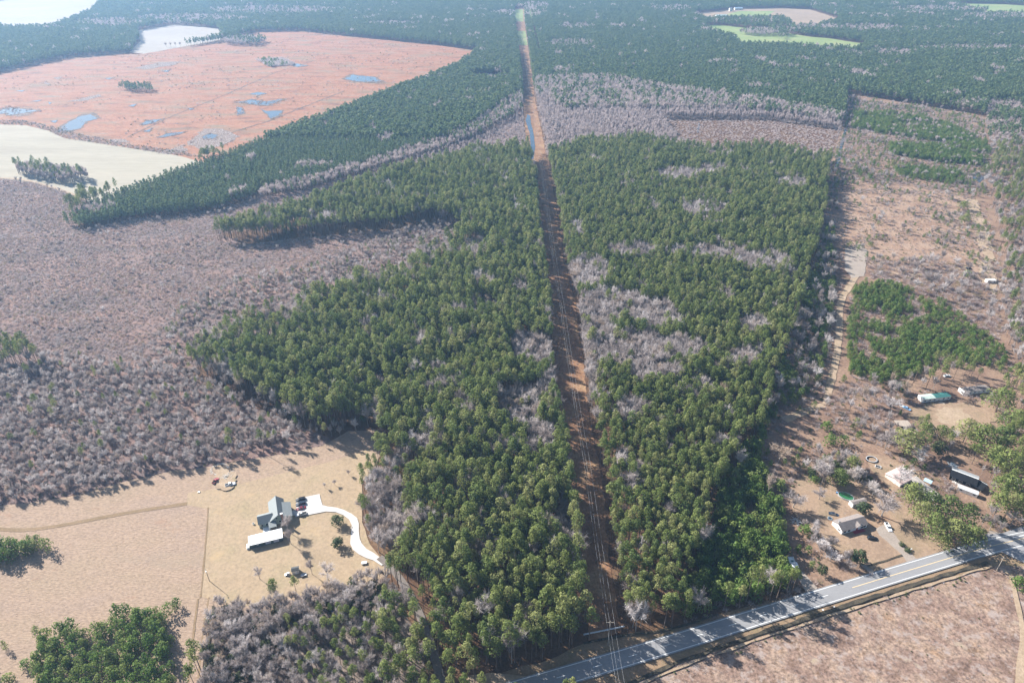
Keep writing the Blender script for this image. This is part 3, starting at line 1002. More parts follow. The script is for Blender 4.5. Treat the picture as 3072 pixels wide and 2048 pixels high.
reg('plantation', P_q, 3.1, [('plant', 1.0)], ('cypress', .05, 25), .95)
reg('q_fringe', PW([(600, 442), (700, 425), (800, 396), (900, 366), (1000, 336), (1080, 300), (1120, 270), (1198, 215), (1206, 250), (1160, 285), (1080, 325), (1000, 355), (900, 385), (800, 413), (700, 443), (600, 460)]), 3.6, [('cypress', .8), ('plant', .2)], None, .85)
reg('bare_gap', ell(1130, 178, 50, 9, 3), 5, [('fargrey', 1)])
reg('left_wetwood', PW([(900, 385), (1080, 330), (1200, 258), (1207, 320), (1212, 350, 5), (1190, 352, 5), (1100, 352, 5), (1000, 378, 5), (900, 405, 5)]), 3.4, [('fargrey', .6), ('cypress', .4)], None, .6)
reg('grey_swamp', P_dgrey, 2.8, [('cypress', .72), ('fargrey', .28)], None, .78)
reg('grey_fringe', PW([(1231, 230), (1229, 190), (1400, 185), (1500, 205), (1620, 225), (1750, 240), (1935, 275), (1930, 292), (1750, 268), (1620, 262), (1500, 262), (1400, 260), (1300, 262)]), 3.4, [('cypress', .85), ('plant', .15)], None, 1.0)
reg('grey_low', PW([(1520, 275), (1750, 275), (1925, 300), (1915, 372), (1800, 350), (1640, 352), (1560, 335)]), 3.0, [('fargrey', .5), ('shrub', .5)], None, .45)
reg('left_wood', P_left, 4.3, [('pine', .92), ('bare', .05), ('young', .03)], ('bare', .07, 18), 1.08, lab='tall green pine in the dense wood left of the cleared power line strip')
reg('right_wood', P_rb, 4.0, [('pine', .95), ('bare', .035), ('young', .015)], ('bare', .06, 20), .95, lab='tall green pine in the dense wood right of the cleared power line strip')
for (cx, cy_, rx, ry) in ((1352, 622, 42, 30), (1400, 700, 75, 32), (1500, 720, 50, 30), (1370, 770, 45, 35), (1450, 800, 90, 35), (1350, 850, 18, 40), (1560, 800, 60, 25), (1750, 600, 60, 18), (1650, 580, 60, 14), (1450, 575, 50, 14), (1620, 480, 50, 14),
                          (1700, 820, 40, 18), (1500, 850, 55, 16), (1360, 920, 14, 40), (1450, 935, 30, 22), (1560, 400, 50, 12), (1640, 390, 30, 10), (1820, 420, 30, 10), (1730, 740, 30, 15)):
    reg('bare_in_right', ell(cx, cy_, rx * 1.15, ry * 1.2, 13), 2.7, [('bare', .95), ('pine', .05)], None, .95, lab='pale grey leafless tree among the pines right of the power line strip')
for (cx, cy_, rx, ry) in ((1220, 800, 45, 40), (1195, 930, 50, 45), (1240, 1010, 35, 40), (1290, 870, 14, 40), (880, 1130, 45, 55), (890, 1200, 50, 45), (1295, 1180, 16, 40), (1310, 1260, 14, 25), (1110, 700, 30, 20), (1190, 1160, 12, 18), (920, 1060, 30, 30), (870, 870, 12, 10), (1090, 560, 25, 15)):
    reg('bare_in_left', ell(cx, cy_, rx * 1.1, ry * 1.1, 12), 2.9, [('bare', .84), ('pine', .08), ('shrub', .08)], None, .85, lab='pale grey leafless tree among the pines left of the power line strip')
_cl = PW(corrL)
_cr = PW(corrR)
P_corr2 = np.concatenate([_cl - np.array([1.2, 0]), _cr + np.array([1.4, 0])])
reg('open', P_corr2)
# the thicket of darker young growth east of the right wood
P_thick = PW([(1690, 1040, 8), (1720, 1000, 8), (1755, 1000), (1745, 1080), (1790, 1170), (1808, 1260), (1812, 1335), (1760, 1365), (1650, 1398), (1560, 1420), (1570, 1350, 8), (1620, 1230, 8), (1650, 1110, 8)])
reg('open', P_right)
reg('open', P_open_bl)
reg('open', P_verge)
reg('thicket', P_thick, 3.0, [('young', .80), ('shrub', .08), ('greenshrub', .10), ('bare', .02)], ('shrub', .08, 12), 1.4, lab='bright green young tree in the thicket beside the right hand yard')
reg('thick_strip', PW([(1900, 520), (1915, 530), (1912, 700), (1905, 790), (1880, 880), (1830, 925), (1780, 950), (1750, 1000), (1735, 1000), (1770, 900), (1795, 820), (1830, 740), (1860, 640)]), 2.4, [('shrub', .55), ('young', .20), ('greenshrub', .13), ('bare', .12)], ('young', .22, 18), .95)
# right hand cleared land
reg('right_scrub', PW([(1930, 300), (1945, 225), (2100, 245), (2235, 268), (2352, 290), (2420, 300), (2420, 430), (2250, 455), (2100, 425), (1990, 420), (1925, 445), (1905, 470), (1905, 400)]), 3.2, [('shrub', .42), ('tanshrub', .28), ('greenshrub', .20), ('young', .10)], None, .8)
reg('young_rows', PW([(1955, 300), (1960, 262), (2050, 262), (2180, 290), (2260, 330), (2290, 360), (2200, 345), (2080, 315)]), 3.0, [('young', .85), ('greenshrub', .15)], ('shrub', .25, 25), 1.1)
reg('young_rows', PW([(2040, 335), (2150, 338), (2255, 365), (2250, 382), (2150, 372), (2045, 355)]), 2.9, [('young', .95), ('greenshrub', .05)], None, 1.1)
reg('young_rows', PW([(2055, 385), (2200, 395), (2230, 425), (2120, 415), (2060, 405)]), 3.2, [('young', .7), ('shrub', .3)], None, 1.0)
reg('yard_brush', P_right, 2.0, [('shrub', .46), ('tanshrub', .28), ('greenshrub', .18), ('bare', .04), ('young', .04)], None, .75, clump=3)
for hp_ in (HY1, HY2):
    reg('open', hp_)
reg('clear_scrub', P_clear, 1.7, [('tanshrub', .86), ('shrub', .12), ('greenshrub', .02)], None, .62)
reg('clear_scrub2', PW([(1990, 612), (2060, 600), (2200, 600), (2262, 640), (2290, 700), (2300, 780), (2250, 790), (2180, 720), (2100, 670), (2000, 640)]), 2.6, [('shrub', .75), ('tanshrub', .2), ('bare', .05)], None, 1.0)
reg('young_block', PW([(1950, 668), (1990, 655), (2040, 650), (2100, 672), (2160, 725), (2200, 750), (2240, 790), (2260, 820), (2200, 850), (2120, 860), (2030, 880), (1950, 868), (1945, 780)]), 2.5, [('young', .80), ('greenshrub', .08), ('shrub', .12)], ('shrub', .30, 13), .85,
    lab='bright green young pine in the thicket beyond the mobile homes')
reg('tall_right', PW([(2090, 850, 8), (2150, 805, 12), (2240, 815, 12), (2290, 850, 12), (2290, 880), (2200, 885), (2120, 900), (2070, 890)]), 5.6, [('pine', .85), ('bare', .15)], None, .78, lab='broad pine standing behind the mobile homes')
reg('east_scatter', PW([(2045, 950), (2120, 985), (2260, 1030), (2300, 1100), (2285, 1160), (2190, 1075), (2150, 1060), (2080, 1050)]), 5.0, [('pine', .42), ('bare', .30), ('greenshrub', .28)], None, .75, lab='green pine among the homes on the right')
reg('young_rows', PW([(2150, 690), (2215, 735), (2300, 800), (2330, 860), (2270, 850), (2200, 800), (2150, 745)]), 2.8, [('young', .55), ('shrub', .3), ('greenshrub', .15)], None, .85)
reg('east_pines', PW([(2288, 1000, 8), (2430, 965), (2430, 1192), (2318, 1202), (2285, 1165, 8)]), 4.8, [('pine', .75), ('bare', .25)], None, .9, lab='green pine in the wood above the junction at the right edge')
reg('hedge', PW([(1836, 1192), (1872, 1205), (1905, 1250), (1940, 1282), (1975, 1298), (1960, 1316), (1900, 1300), (1860, 1262), (1832, 1215)]), 1.9, [('shrub', .42), ('bare', .24), ('greenshrub', .22), ('tanshrub', .12)], None, .72)
reg('yard_thicket', PW([(1862, 1075), (1900, 1060), (1960, 1068), (2000, 1100), (1990, 1130), (1940, 1118), (1890, 1118), (1860, 1105)]), 2.6, [('bare', .42), ('shrub', .22), ('young', .18), ('round', .18)], None, .85)
reg('yard_thicket', PW([(1995, 955), (2060, 960), (2100, 1005), (2080, 1040), (2010, 1030), (1975, 990)]), 2.4, [('bare', .35), ('shrub', .5), ('young', .10), ('greenshrub', .05)], None, .7)
reg('open', np.array(TRK))
reg('right_shrubs', PW([(1905, 900), (1950, 880), (2060, 890), (2090, 910), (2060, 950), (2040, 990), (1990, 985), (1960, 960), (1920, 960), (1890, 950)]), 2.7, [('shrub', .62), ('tanshrub', .2), ('bare', .1), ('greenshrub', .08)])
reg('east_wood', PW([(2262, 240), (2440, 230), (2440, 480), (2440, 700), (2350, 640), (2300, 600), (2285, 520), (2270, 430), (2240, 420), (2280, 380), (2262, 300)]), 4.6, [('pine', .62), ('bare', .38)], ('bare', .35, 30), .85)
reg('east_bare', PW([(2300, 590), (2440, 600), (2440, 900), (2350, 880), (2310, 790), (2290, 680)]), 4.2, [('bare', .80), ('pine', .20)], None, .9)
reg('east_wood2', PW([(2290, 880), (2440, 860), (2440, 1000), (2330, 960), (2290, 930)]), 5.2, [('pine', .7), ('bare', .3)], None, .85)
reg('road_scrub', PW([(1810, 1330), (1830, 1345), (1900, 1330), (1860, 1350), (1812, 1372), (1700, 1405), (1560, 1448), (1560, 1432), (1700, 1392)]), 1.6, [('tanshrub', .8), ('shrub', .2)], None, .8)
reg('open', P_pink)
reg('pink_scrub', P_pink, 1.5, [('tanshrub', .82), ('shrub', .17), ('greenshrub', .01)], None, .34)
reg('pink_edge', PW([(1500, 1552), (1701, 1480), (1935, 1405), (2068, 1364), (2268, 1304), (2290, 1315), (2070, 1380), (1935, 1424), (1700, 1500), (1500, 1572)]), 1.5, [('tanshrub', .72), ('greenshrub', .18), ('shrub', .10)], None, .6)
reg('corr_scrub', P_corr, 3.4, [('tanshrub', .8), ('greenshrub', .1), ('shrub', .1)], None, .42)
# lower grove of the bare mixed wood, bottom left centre
P_mix = PW([(492, 1392), (560, 1392, 3), (640, 1372, 4), (700, 1360, 5), (760, 1345, 5), (830, 1318, 5), (880, 1325), (930, 1390), (955, 1440), (985, 1510), (1000, 1580), (1010, 1700), (455, 1700), (470, 1560), (480, 1460)])
reg('edge_pines', PW([(560, 1040), (640, 1026), (760, 992), (835, 975), (850, 985), (790, 1008), (640, 1040), (560, 1052)]), 5.5, [('pine', .6), ('bare', .4)], None, .85)
reg('open', P_lawn)
reg('mixed_grove', P_mix, 1.9, [('bare', .50), ('shrub', .25), ('round', .10), ('greenshrub', .15)], None, .78, lab='leafless grey tree in the mixed grove below the lawn')
reg('mixed_pines', PW([(880, 1350, 12), (930, 1340, 12), (970, 1420, 12), (1000, 1560, 12), (1010, 1660, 6), (900, 1700, 6), (860, 1560, 10), (870, 1440, 10)]), 3.4, [('pine', .82), ('bare', .18)], None, .85, lab='green pine lining the grey gravel drive')
reg('mixed_pines', PW([(640, 1410, 8), (720, 1385, 8), (800, 1380, 8), (860, 1400, 8), (880, 1500, 8), (880, 1640, 8), (760, 1640, 8), (670, 1560, 8), (660, 1480, 8)]), 2.7, [('pine', .30), ('bare', .40), ('round', .12), ('greenshrub', .18)], None, .62, lab='green pine in the mixed grove below the lawn')
reg('open', PW([(868, 1281), (905, 1285), (932, 1328), (958, 1380), (983, 1430), (1006, 1500), (1024, 1568), (1040, 1650), (1014, 1650), (1002, 1568), (988, 1500), (966, 1440), (942, 1385), (905, 1320)]))
# grove of bushy pines in the pinkish field
grove = PW([(60, 1530, 4), (90, 1450, 5), (150, 1425, 5), (190, 1440, 5), (260, 1400, 5), (330, 1385, 5), (385, 1392, 5), (400, 1450, 4), (395, 1520, 2), (400, 1600), (60, 1650), (100, 1580)])
reg('field_grove', grove, 3.5, [('young', 1.0)], None, 1.12, lab='bushy bright green pine in the grove at the near end of the pinkish field')
reg('field_clump', PW([(-40, 1250, 4), (30, 1240, 5), (70, 1232, 5), (105, 1240, 4), (112, 1262, 1), (60, 1280), (-40, 1300)]), 3.0, [('young', 1.0)], None, 1.25, lab='dark bushy pine in the clump at the left side of the pinkish field')
# clumps on the marsh and the pale field
reg('marsh_clump', PW([(272, 205), (290, 200), (350, 203), (352, 212), (300, 214)]), 4.5, [('pine', .9), ('bare', .1)], None, .75)
reg('marsh_clump', PW([(590, 138), (650, 135), (680, 150), (620, 155)]), 4.0, [('fargrey', .85), ('young', .15)], None, 1.2)
reg('field_thicket', PW([(38, 398), (60, 388), (120, 395), (200, 405), (208, 415), (150, 425), (100, 415), (50, 406)]), 3.2, [('cypress', .8), ('pine', .2)], None, .85)
reg('marsh_edge', PW([(-60, 284), (60, 288), (110, 300), (150, 318), (230, 330), (330, 345), (400, 356), (470, 362), (420, 348), (300, 332), (200, 312), (140, 296), (60, 278), (-60, 274)]), 3.2, [('shrub', .6), ('greenshrub', .25), ('tanshrub', .15)])
reg('marsh_tufts', P_marsh, 6.0, [('tanshrub', .85), ('shrub', .12), ('greenshrub', .03)], None, 1.0, clump=2)

for q in pud:
    q_ = np.array(q, float)
    c_ = q_.mean(0)
    reg('pond_weeds', PW([tuple(c_ + (v_ - c_) * 1.25) for v_ in q_], k=1 / 3), 3.4, [('tanshrub', .6), ('shrub', .4)], None, .95, clump=2)
gen = {}      # kind -> list of arrays (x, y, scale, rot, region index)
polys = [r_['poly'] for r_ in RG]
bbox = [(p_[:, 0].min(), p_[:, 0].max(), p_[:, 1].min(), p_[:, 1].max()) for p_ in polys]
OVERLAY = ('yard_brush', 'scrub', 'corr_scrub', 'pink_scrub', 'clear_scrub', 'marsh_tufts', 'marsh_edge', 'road_scrub', 'pink_edge', 'pond_weeds')


def keep_in_view(P, h=10.0):
    vx, vy = proj(np.c_[P, np.full(len(P), h)])
    return (vx > -150) & (vx < 2440) & (vy > -30) & (vy < 1700)


LIGHTK = {'shrub', 'tanshrub', 'greenshrub', 'fargrey'}
for ri, r_ in enumerate(RG):
    if r_['mix'] is None:
        continue
    sp = r_['sp'] * (.80 if r_['name'] in ('left_wood', 'right_wood') else 1.05)
    x0, x1, y0, y1 = bbox[ri]
    y0 = max(y0, 135)
    y1 = min(y1, 3100)
    bands = [(135, 560, 1.0), (560, 900, 1.0), (900, 1300, 1.1), (1300, 1900, 1.3), (1900, 3200, 1.6)]
    for (b0, b1, f) in bands:
        if b1 < y0 or b0 > y1:
            continue
        s = sp * f
        ya, yb = max(y0, b0), min(y1, b1)
        hw = yb * .85 + 120
        xa, xb = max(x0, -hw), min(x1, hw)
        if xb <= xa or yb <= ya:
            continue
        nx, ny = max(1, int((xb - xa) / s) + 1), max(1, int((yb - ya) / s) + 1)
        gx, gy = np.meshgrid(np.arange(nx) * s + xa, np.arange(ny) * s + ya)
        P = np.c_[gx.ravel(), gy.ravel()]
        P = P + (rng.random(P.shape) - .5) * s * .95
        P = P[(P[:, 1] >= ya) & (P[:, 1] < yb)]
        P = P[keep_in_view(P)]
        if not len(P):
            continue
        P = P[inside(P, polys[ri])]
        for rj in range(ri + 1, len(RG)):
            if not len(P):
                break
            if RG[rj]['name'] in OVERLAY and RG[rj]['mix'] is not None and RG[rj]['name'] != 'scrub':
                continue
            bb = bbox[rj]
            q = (P[:, 0] > bb[0]) & (P[:, 0] < bb[1]) & (P[:, 1] > bb[2]) & (P[:, 1] < bb[3])
            if q.any():
                q2 = q.copy()
                q2[q] = inside(P[q], polys[rj])
                P = P[~q2]
        if not len(P):
            continue
        n = len(P)
        u = rng.random(n)
        kinds = np.empty(n, object)
        acc = 0
        tot = sum(w_ for _, w_ in r_['mix'])
        for kd, w_ in r_['mix']:
            kinds[(u >= acc) & (u < acc + w_ / tot + 1e-9)] = kd
            acc += w_ / tot
        if r_['patch']:
            kd, share, size = r_['patch']
            pn = fnoise(P[:, 0], P[:, 1], size, ri + 3)
            thr = np.quantile(pn, 1 - share)
            msk = (pn > thr) & (rng.random(n) < .85)
            kinds[msk] = kd
        if r_['name'] == 'left_wood':
            vx_, vy_ = proj(np.c_[P, np.full(n, 12.0)])
            xe = np.interp(vy_, [560, 620, 700, 760, 830, 900, 960], [1000, 900, 690, 500, 425, 520, 660])
            fade = np.clip((vx_ - xe) / 130, 0, 1) + (fnoise(P[:, 0], P[:, 1], 18, 21) - .5) * .9
            m_ = (vy_ > 560) & (vy_ < 960) & (rng.random(n) > .25 + fade)
            kinds[m_] = np.where(rng.random(int(m_.sum())) < .5, 'bare', 'shrub')
        keep = np.ones(n, bool)
        if r_['clump'] == 1:
            pn = fnoise(P[:, 0], P[:, 1], 28, 5)
            yfac = np.clip((420 - P[:, 1]) / 250, 0, 1) * .35
            keep = pn + yfac + (rng.random(n) - .5) * .7 > .20
        elif r_['clump'] == 3:
            keep = fnoise(P[:, 0], P[:, 1], 16, 12) + (rng.random(n) - .5) * .35 > .55
        elif r_['clump'] == 2:
            keep = fnoise(P[:, 0], P[:, 1], 60, 8) + (rng.random(n) - .5) * .5 > .58
        hf = r_['hf']
        for kd in set(kinds.tolist()):
            m_ = (kinds == kd) & keep
            if not m_.any():
                continue
            kk = kd
            if f >= 1.1 and kd in ('pine', 'plant'):
                kk = 'farpine'
            if f >= 1.1 and kd == 'bare':
                kk = 'farbare'
            if f >= 1.1 and kd == 'cypress':
                kk = 'farcypress'
            cnt = int(m_.sum())
            S = hf * rng.uniform(.74, 1.18, cnt)
            if kd == 'bare' and r_['name'] in ('left_wood', 'right_wood', 'bare_in_right', 'bare_in_left', 'mixed_pines', 'far_wood'):
                S *= 1.42
            if kd == 'pine' and f < 1.1:
                S *= .90 + .28 * fnoise(P[m_, 0], P[m_, 1], 35, 2)
            XY = S * max(1.0, f ** .75) * (rng.uniform(.58, 1.08, cnt) if kd in ('pine', 'bare') else 1.0)
            arr = np.c_[P[m_], S, XY, rng.random(cnt) * 6.283, np.full(cnt, ri)]
            gen.setdefault(kk, []).append(arr)
for kd in gen:
    gen[kd] = np.concatenate(gen[kd])

# ------------------------------------------------------------------ keep-out round buildings and cars
KEEP = []   # (x, y, r) filled below, before the trees are made


def ZHp(x, y, h=0.0):
    return G((700 + x / 5.6) / K, (1460 + y / 5.6) / K, h)


def Z2(x, y, h=0.0):      # zoom 2380,1380
    return G((2380 + x / 5.6) / K, (1380 + y / 5.6) / K, h)


def Z3(x, y, h=0.0):      # zoom 2600,1360
    return G((2600 + x / 5.6) / K, (1360 + y / 5.6) / K, h)


def Z4(x, y, h=0.0):      # zoom 2640,1120
    return G((2640 + x / 5.6) / K, (1120 + y / 5.6) / K, h)


def keepout(p, r):
    KEEP.append((p[0], p[1], r))


M['sage'] = paint('sage_green_siding', (.30, .36, .31), .7, .08, 3)
M['white'] = paint('white_painted_metal', (.78, .78, .76), .5, .08, 1.2)
M['whiteroof'] = stripes('white_metal_roof', (.74, .74, .72), (.82, .82, .80), 1.6, rough=.45, wear=.1)
M['greyroof'] = stripes('blue_grey_shingles', (.17, .19, .19), (.22, .24, .24), 2.2, rough=.8, wear=.12)
M['brownroof'] = stripes('brown_grey_shingles', (.19, .16, .145), (.26, .22, .20), 2.2, rough=.85, wear=.3)
M['darkroof'] = stripes('charcoal_shingles', (.05, .055, .055), (.08, .08, .08), 2.2, rough=.85, wear=.2)
M['greenroof'] = stripes('dark_green_metal_roof', (.03, .12, .11), (.05, .17, .15), 1.5, rough=.5, wear=.2)
M['paleroof'] = stripes('pale_green_metal_roof', (.40, .50, .44), (.48, .57, .50), 1.5, rough=.5, wear=.25)
M['tanroof'] = stripes('weathered_tan_roof_boards', (.36, .29, .23), (.52, .44, .36), 1.8, rough=.9, wear=.35)
M['pinkroof'] = stripes('faded_pink_roof', (.50, .36, .33), (.60, .45, .41), 1.5, rough=.8, wear=.3)
M['blueroof'] = stripes('pale_blue_metal_roof', (.34, .46, .55), (.42, .54, .62), 1.5, rough=.5, wear=.2)
M['brick'] = paint('red_brick', (.34, .20, .16), .9, .25, 4)
M['redpaint'] = paint('dark_red_porch_paint', (.30, .03, .05), .6, .2, 2)
M['glass'] = paint('dark_window_glass', (.02, .03, .04), .08, .1, 1, .8)
M['paleglass'] = paint('curtained_window', (.48, .48, .56), .3, .1, 1, .5)
M['black'] = paint('black_car_paint', (.010, .012, .015), .22, .2, 1, .6)
M['navy'] = paint('dark_blue_car_paint', (.02, .03, .05), .22, .2, 1, .6)
M['carred'] = paint('red_car_paint', (.16, .012, .02), .25, .2, 1, .6)
M['silver'] = paint('silver_car_paint', (.50, .51, .52), .3, .1, 1, .6)
M['carwhite'] = paint('white_car_paint', (.78, .78, .78), .3, .06, 1, .6)
M['rubber'] = paint('black_rubber', (.02, .02, .02), .9, .2, 3, .2)
M['steel'] = paint('grey_steel', (.40, .41, .42), .45, .2, 2, .5, .3)
M['lamp'] = paint('clear_lamp_glass', (.75, .75, .72), .15, .05, 1, .8)
M['char'] = paint('charred_black', (.012, .013, .016), .9, .4, 1, .2)
M['plank'] = paint('grey_weathered_planks', (.36, .32, .28), .9, .25, 3)
M['polewood'] = paint('weathered_pole_wood', (.34, .29, .24), .9, .25, 2)
M['wire'] = paint('bare_aluminium_wire', (.42, .42, .42), .4, .05, 1, .6)
M['algae'] = paint('green_pool_water', (.025, .13, .045), .1, .2, .6, .8)
M['bluetarp'] = paint('blue_tarp', (.18, .34, .55), .6, .2, 1)
M['palewall'] = paint('pale_grey_rail', (.50, .52, .55), .6, .12, 2)
M['cream'] = paint('cream_siding', (.62, .60, .55), .6, .12, 2)


def wing(e, cx, cy, L, W, ze, zr, wall, roof, axis='x', over=.35, roof2=None, z0=0.0, ridge=0.0, name='roof'):
    """gabled block centred at cx, cy; the ridge runs along the axis"""
    def mp(u, v_, z):
        return (cx + u, cy + v_, z) if axis == 'x' else (cx - v_, cy + u, z)
    h = L / 2
    w = W / 2
    mb = MB()
    prof = [(-w, z0), (w, z0), (w, ze), (ridge, zr - .04), (-w, ze)]
    for s_ in (-h, h):
        mb.face([mp(s_, a, z) for a, z in prof])
    for i in range(5):
        a, b_ = prof[i], prof[(i + 1) % 5]
        mb.face([mp(-h, *a), mp(h, *a), mp(h, *b_), mp(-h, *b_)])
    mb.build('wall', wall, e)
    t = .14
    ho = h + over
    sl1 = (zr - ze) / (ridge + w)
    sl2 = (zr - ze) / (w - ridge)
    for k, (v0, v1, z_0, z_1, rm) in enumerate(((-w - over, ridge, ze - sl1 * over, zr, roof), (ridge, w + over, zr, ze - sl2 * over, roof2 or roof))):
        mb = MB()
        b4 = [mp(-ho, v0, z_0), mp(ho, v0, z_0), mp(ho, v1, z_1), mp(-ho, v1, z_1)]
        mb.hexa(b4, [(p[0], p[1], p[2] + t) for p in b4])
        mb.build(name, rm, e)


def flat_panel(e, name, mat, pts, t=.1):
    """slab through four 3-D points"""
    mb = MB()
    mb.hexa(pts, [(p[0], p[1], p[2] + t) for p in pts])
    return mb.build(name, mat, e)


def window(e, x, y, z, w, h, axis='x', out=-1, mat='glass', frame='white'):
    """window on a wall; axis 'x' = wall runs along x and faces y*out"""
    mb = MB()
    m2 = MB()
    if axis == 'x':
        y0, y1 = sorted((y, y + .06 * out))
        mb.box(x - w / 2 - .08, x + w / 2 + .08, y0, y1, z - .08, z + h + .08)
        y0, y1 = sorted((y + .061 * out, y + .09 * out))
        m2.box(x - w / 2, x + w / 2, y0, y1, z, z + h)
    else:
        x0, x1 = sorted((x, x + .06 * out))
        mb.box(x0, x1, y - w / 2 - .08, y + w / 2 + .08, z - .08, z + h + .08)
        x0, x1 = sorted((x + .061 * out, x + .09 * out))
        m2.box(x0, x1, y - w / 2, y + w / 2, z, z + h)
    f = mb.build('window', M[frame], e)
    m2.build('pane', M[mat], f)
    return f


def door(e, x, y, w=1.0, h=2.1, z=.15, axis='x', out=-1, mat='white'):
    mb = MB()
    if axis == 'x':
        y0, y1 = sorted((y, y + .07 * out))
        mb.box(x - w / 2, x + w / 2, y0, y1, z, z + h)
    else:
        x0, x1 = sorted((x, x + .07 * out))
        mb.box(x0, x1, y - w / 2, y + w / 2, z, z + h)
    d = mb.build('door', M[mat], e)
    k = MB()
    if axis == 'x':
        k.box(x + w * .35, x + w * .42, *sorted((y + .071 * out, y + .13 * out)), z + 1, z + 1.08)
    else:
        k.box(*sorted((x + .071 * out, x + .13 * out)), y + w * .35, y + w * .42, z + 1, z + 1.08)
    k.build('handle', M['steel'], d)
    return d


def car(p, rz, paint_, label, kind='suv', group=None, L=4.7, name='parked_car', cat='car'):
    """vehicle pointing along local +x"""
    e = empty(name, (p[0], p[1], 0), R(rz), label, cat, group)
    W = 1.85
    h = L / 2
    if kind == 'pickup':
        body = [(-h, .45), (h - .1, .45), (h, .62), (h - .05, .95), (h * .42, 1.05), (-h, 1.02)]
        cab = [(h * .42, 1.02), (h * .22, 1.72), (-h * .22, 1.76), (-h * .30, 1.02)]
    elif kind == 'sedan':
        body = [(-h, .40), (h, .40), (h, .68), (h * .45, .90), (-h * .62, .95), (-h, .88)]
        cab = [(h * .42, .88), (h * .14, 1.40), (-h * .38, 1.40), (-h * .70, .93)]
    else:
        body = [(-h, .45), (h, .45), (h, .82), (h * .48, 1.05), (-h, 1.08)]
        cab = [(h * .46, 1.03), (h * .20, 1.70), (-h * .86, 1.72), (-h * .98, 1.06)]

    def tap(prof, w0, w1, zlo, zhi):
        mb = MB()
        n = len(prof)
        ws = [w0 + (w1 - w0) * (z - zlo) / (zhi - zlo) for _, z in prof]
        mb.V += [(x, -w_ / 2, z) for (x, z), w_ in zip(prof, ws)] + [(x, w_ / 2, z) for (x, z), w_ in zip(prof, ws)]
        mb.F.append(tuple(range(n)))
        mb.F.append(tuple(range(2 * n - 1, n - 1, -1)))
        for i in range(n):
            j = (i + 1) % n
            mb.F.append((j, i, n + i, n + j))
        return mb
    b_ = tap(body, W, W * .94, .4, 1.08).build('body', paint_, e)
    bv = b_.modifiers.new('bevel', 'BEVEL')
    bv.width = .07
    bv.segments = 2
    zt = max(z for _, z in cab)
    c_ = tap(cab, W * .90, W * .74, 1.0, zt).build('cab_window', M['glass'], e)
    xs = [x for x, z in cab if z > zt - .1]
    mb = MB().box(min(xs) - .03, max(xs) + .03, -W * .375, W * .375, zt - .02, zt + .05)
    r_ = mb.build('roof', paint_, e)
    for i, (xa, za) in enumerate((cab[0], cab[-1])):
        xb = max(xs) if i == 0 else min(xs)
        for s_ in (-1, 1):
            MB().tube((xa, s_ * W * .44, za + .02), (xb, s_ * W * .37, zt), .045).build('pillar', paint_, e)
    if kind == 'pickup':
        MB().box(-h + .12, -h * .34, -W * .40, W * .40, 1.03, 1.04).build('truck_bed', M['rubber'], e)
        for s_ in (-1, 1):
            MB().box(-h, -h * .32, s_ * W * .445 - .05, s_ * W * .445 + .05, 1.0, 1.2).build('bed_side', paint_, e)
        MB().box(-h, -h + .08, -W * .44, W * .44, 1.0, 1.2).build('tailgate', paint_, e)
    for sx in (-1, 1):
        MB().box(sx * h - .06, sx * h + .06, -W * .46, W * .46, .42, .62).build('bumper', M['steel'] if kind == 'pickup' else paint_, e)
        for s_ in (-1, 1):
            wl = MB().tube((sx * h * .62, s_ * (W / 2 - .22), .34), (sx * h * .62, s_ * (W / 2 + .02), .34), .34, k=12).build('wheel', M['rubber'], e)
            MB().tube((sx * h * .62, s_ * (W / 2 + .021), .34), (sx * h * .62, s_ * (W / 2 + .04), .34), .19, k=10).build('rim', M['steel'], wl)
    for s_ in (-1, 1):
        MB().box(h - .02, h + .03, s_ * W * .36 - .16, s_ * W * .36 + .16, .68, .80).build('headlight', M['lamp'], e)
    return e


def fwd(p, rz, x, y=0.0):
    a = R(rz)
    return (p[0] + x * math.cos(a) - y * math.sin(a), p[1] + x * math.sin(a) + y * math.cos(a))


# ---- left homestead
a_ = ZHp(755, 490, 5.8)
b2 = ZHp(715, 185, 5.8)
hd = math.degrees(math.atan2((b2 - a_).y, (b2 - a_).x)) - 90
e = empty('house', (a_.x, a_.y, 0), R(hd), 'sage green house with blue grey shingle roofs and a brick chimney beside the concrete drive', 'house')
wing(e, -.5, 7.2, 13.4, 7.0, 3.4, 6.3, M['sage'], M['greyroof'], 'y', ridge=-.4)
wing(e, -6.4, 3.9, 6.4, 6.2, 3.1, 5.1, M['sage'], M['greyroof'], 'x')
# lower garage block on the right
MB().box(3.05, 6.0, .6, 10.2, 0, 3.1).build('garage_wall', M['sage'], e)
flat_panel(e, 'garage_roof', M['brownroof'] if False else M['greyroof'], [(2.2, .3, 4.55), (6.4, .3, 3.15), (6.4, 10.6, 3.15), (2.2, 10.6, 4.55)], .16)
MB().box(6.0, 6.06, 2.0, 4.6, .05, 2.3).build('garage_door', M['white'], e)
MB().box(6.0, 6.06, 5.6, 8.2, .05, 2.3).build('garage_door', M['white'], e)
ch = MB().box(1.1, 2.1, -.45, .25, 0, 7.0).build('chimney', M['brick'], e)
MB().box(1.0, 2.2, -.55, .35, 7.0, 7.18).build('chimney_cap', M['white'], ch)
for x_ in (-2.0, .2):
    window(e, x_, .5, 1.1, 1.0, 1.3)
window(e, -1.0, .5, 3.9, .8, .8)
window(e, -8.2, .8, 1.1, 1.1, 1.2)
window(e, -6.0, .8, 1.1, 1.1, 1.2)
for y_ in (6.5, 9.5):
    window(e, -4.0, y_ + 2, 1.1, 1.1, 1.2, 'y')
door(e, -4.4, .8, 1.0)
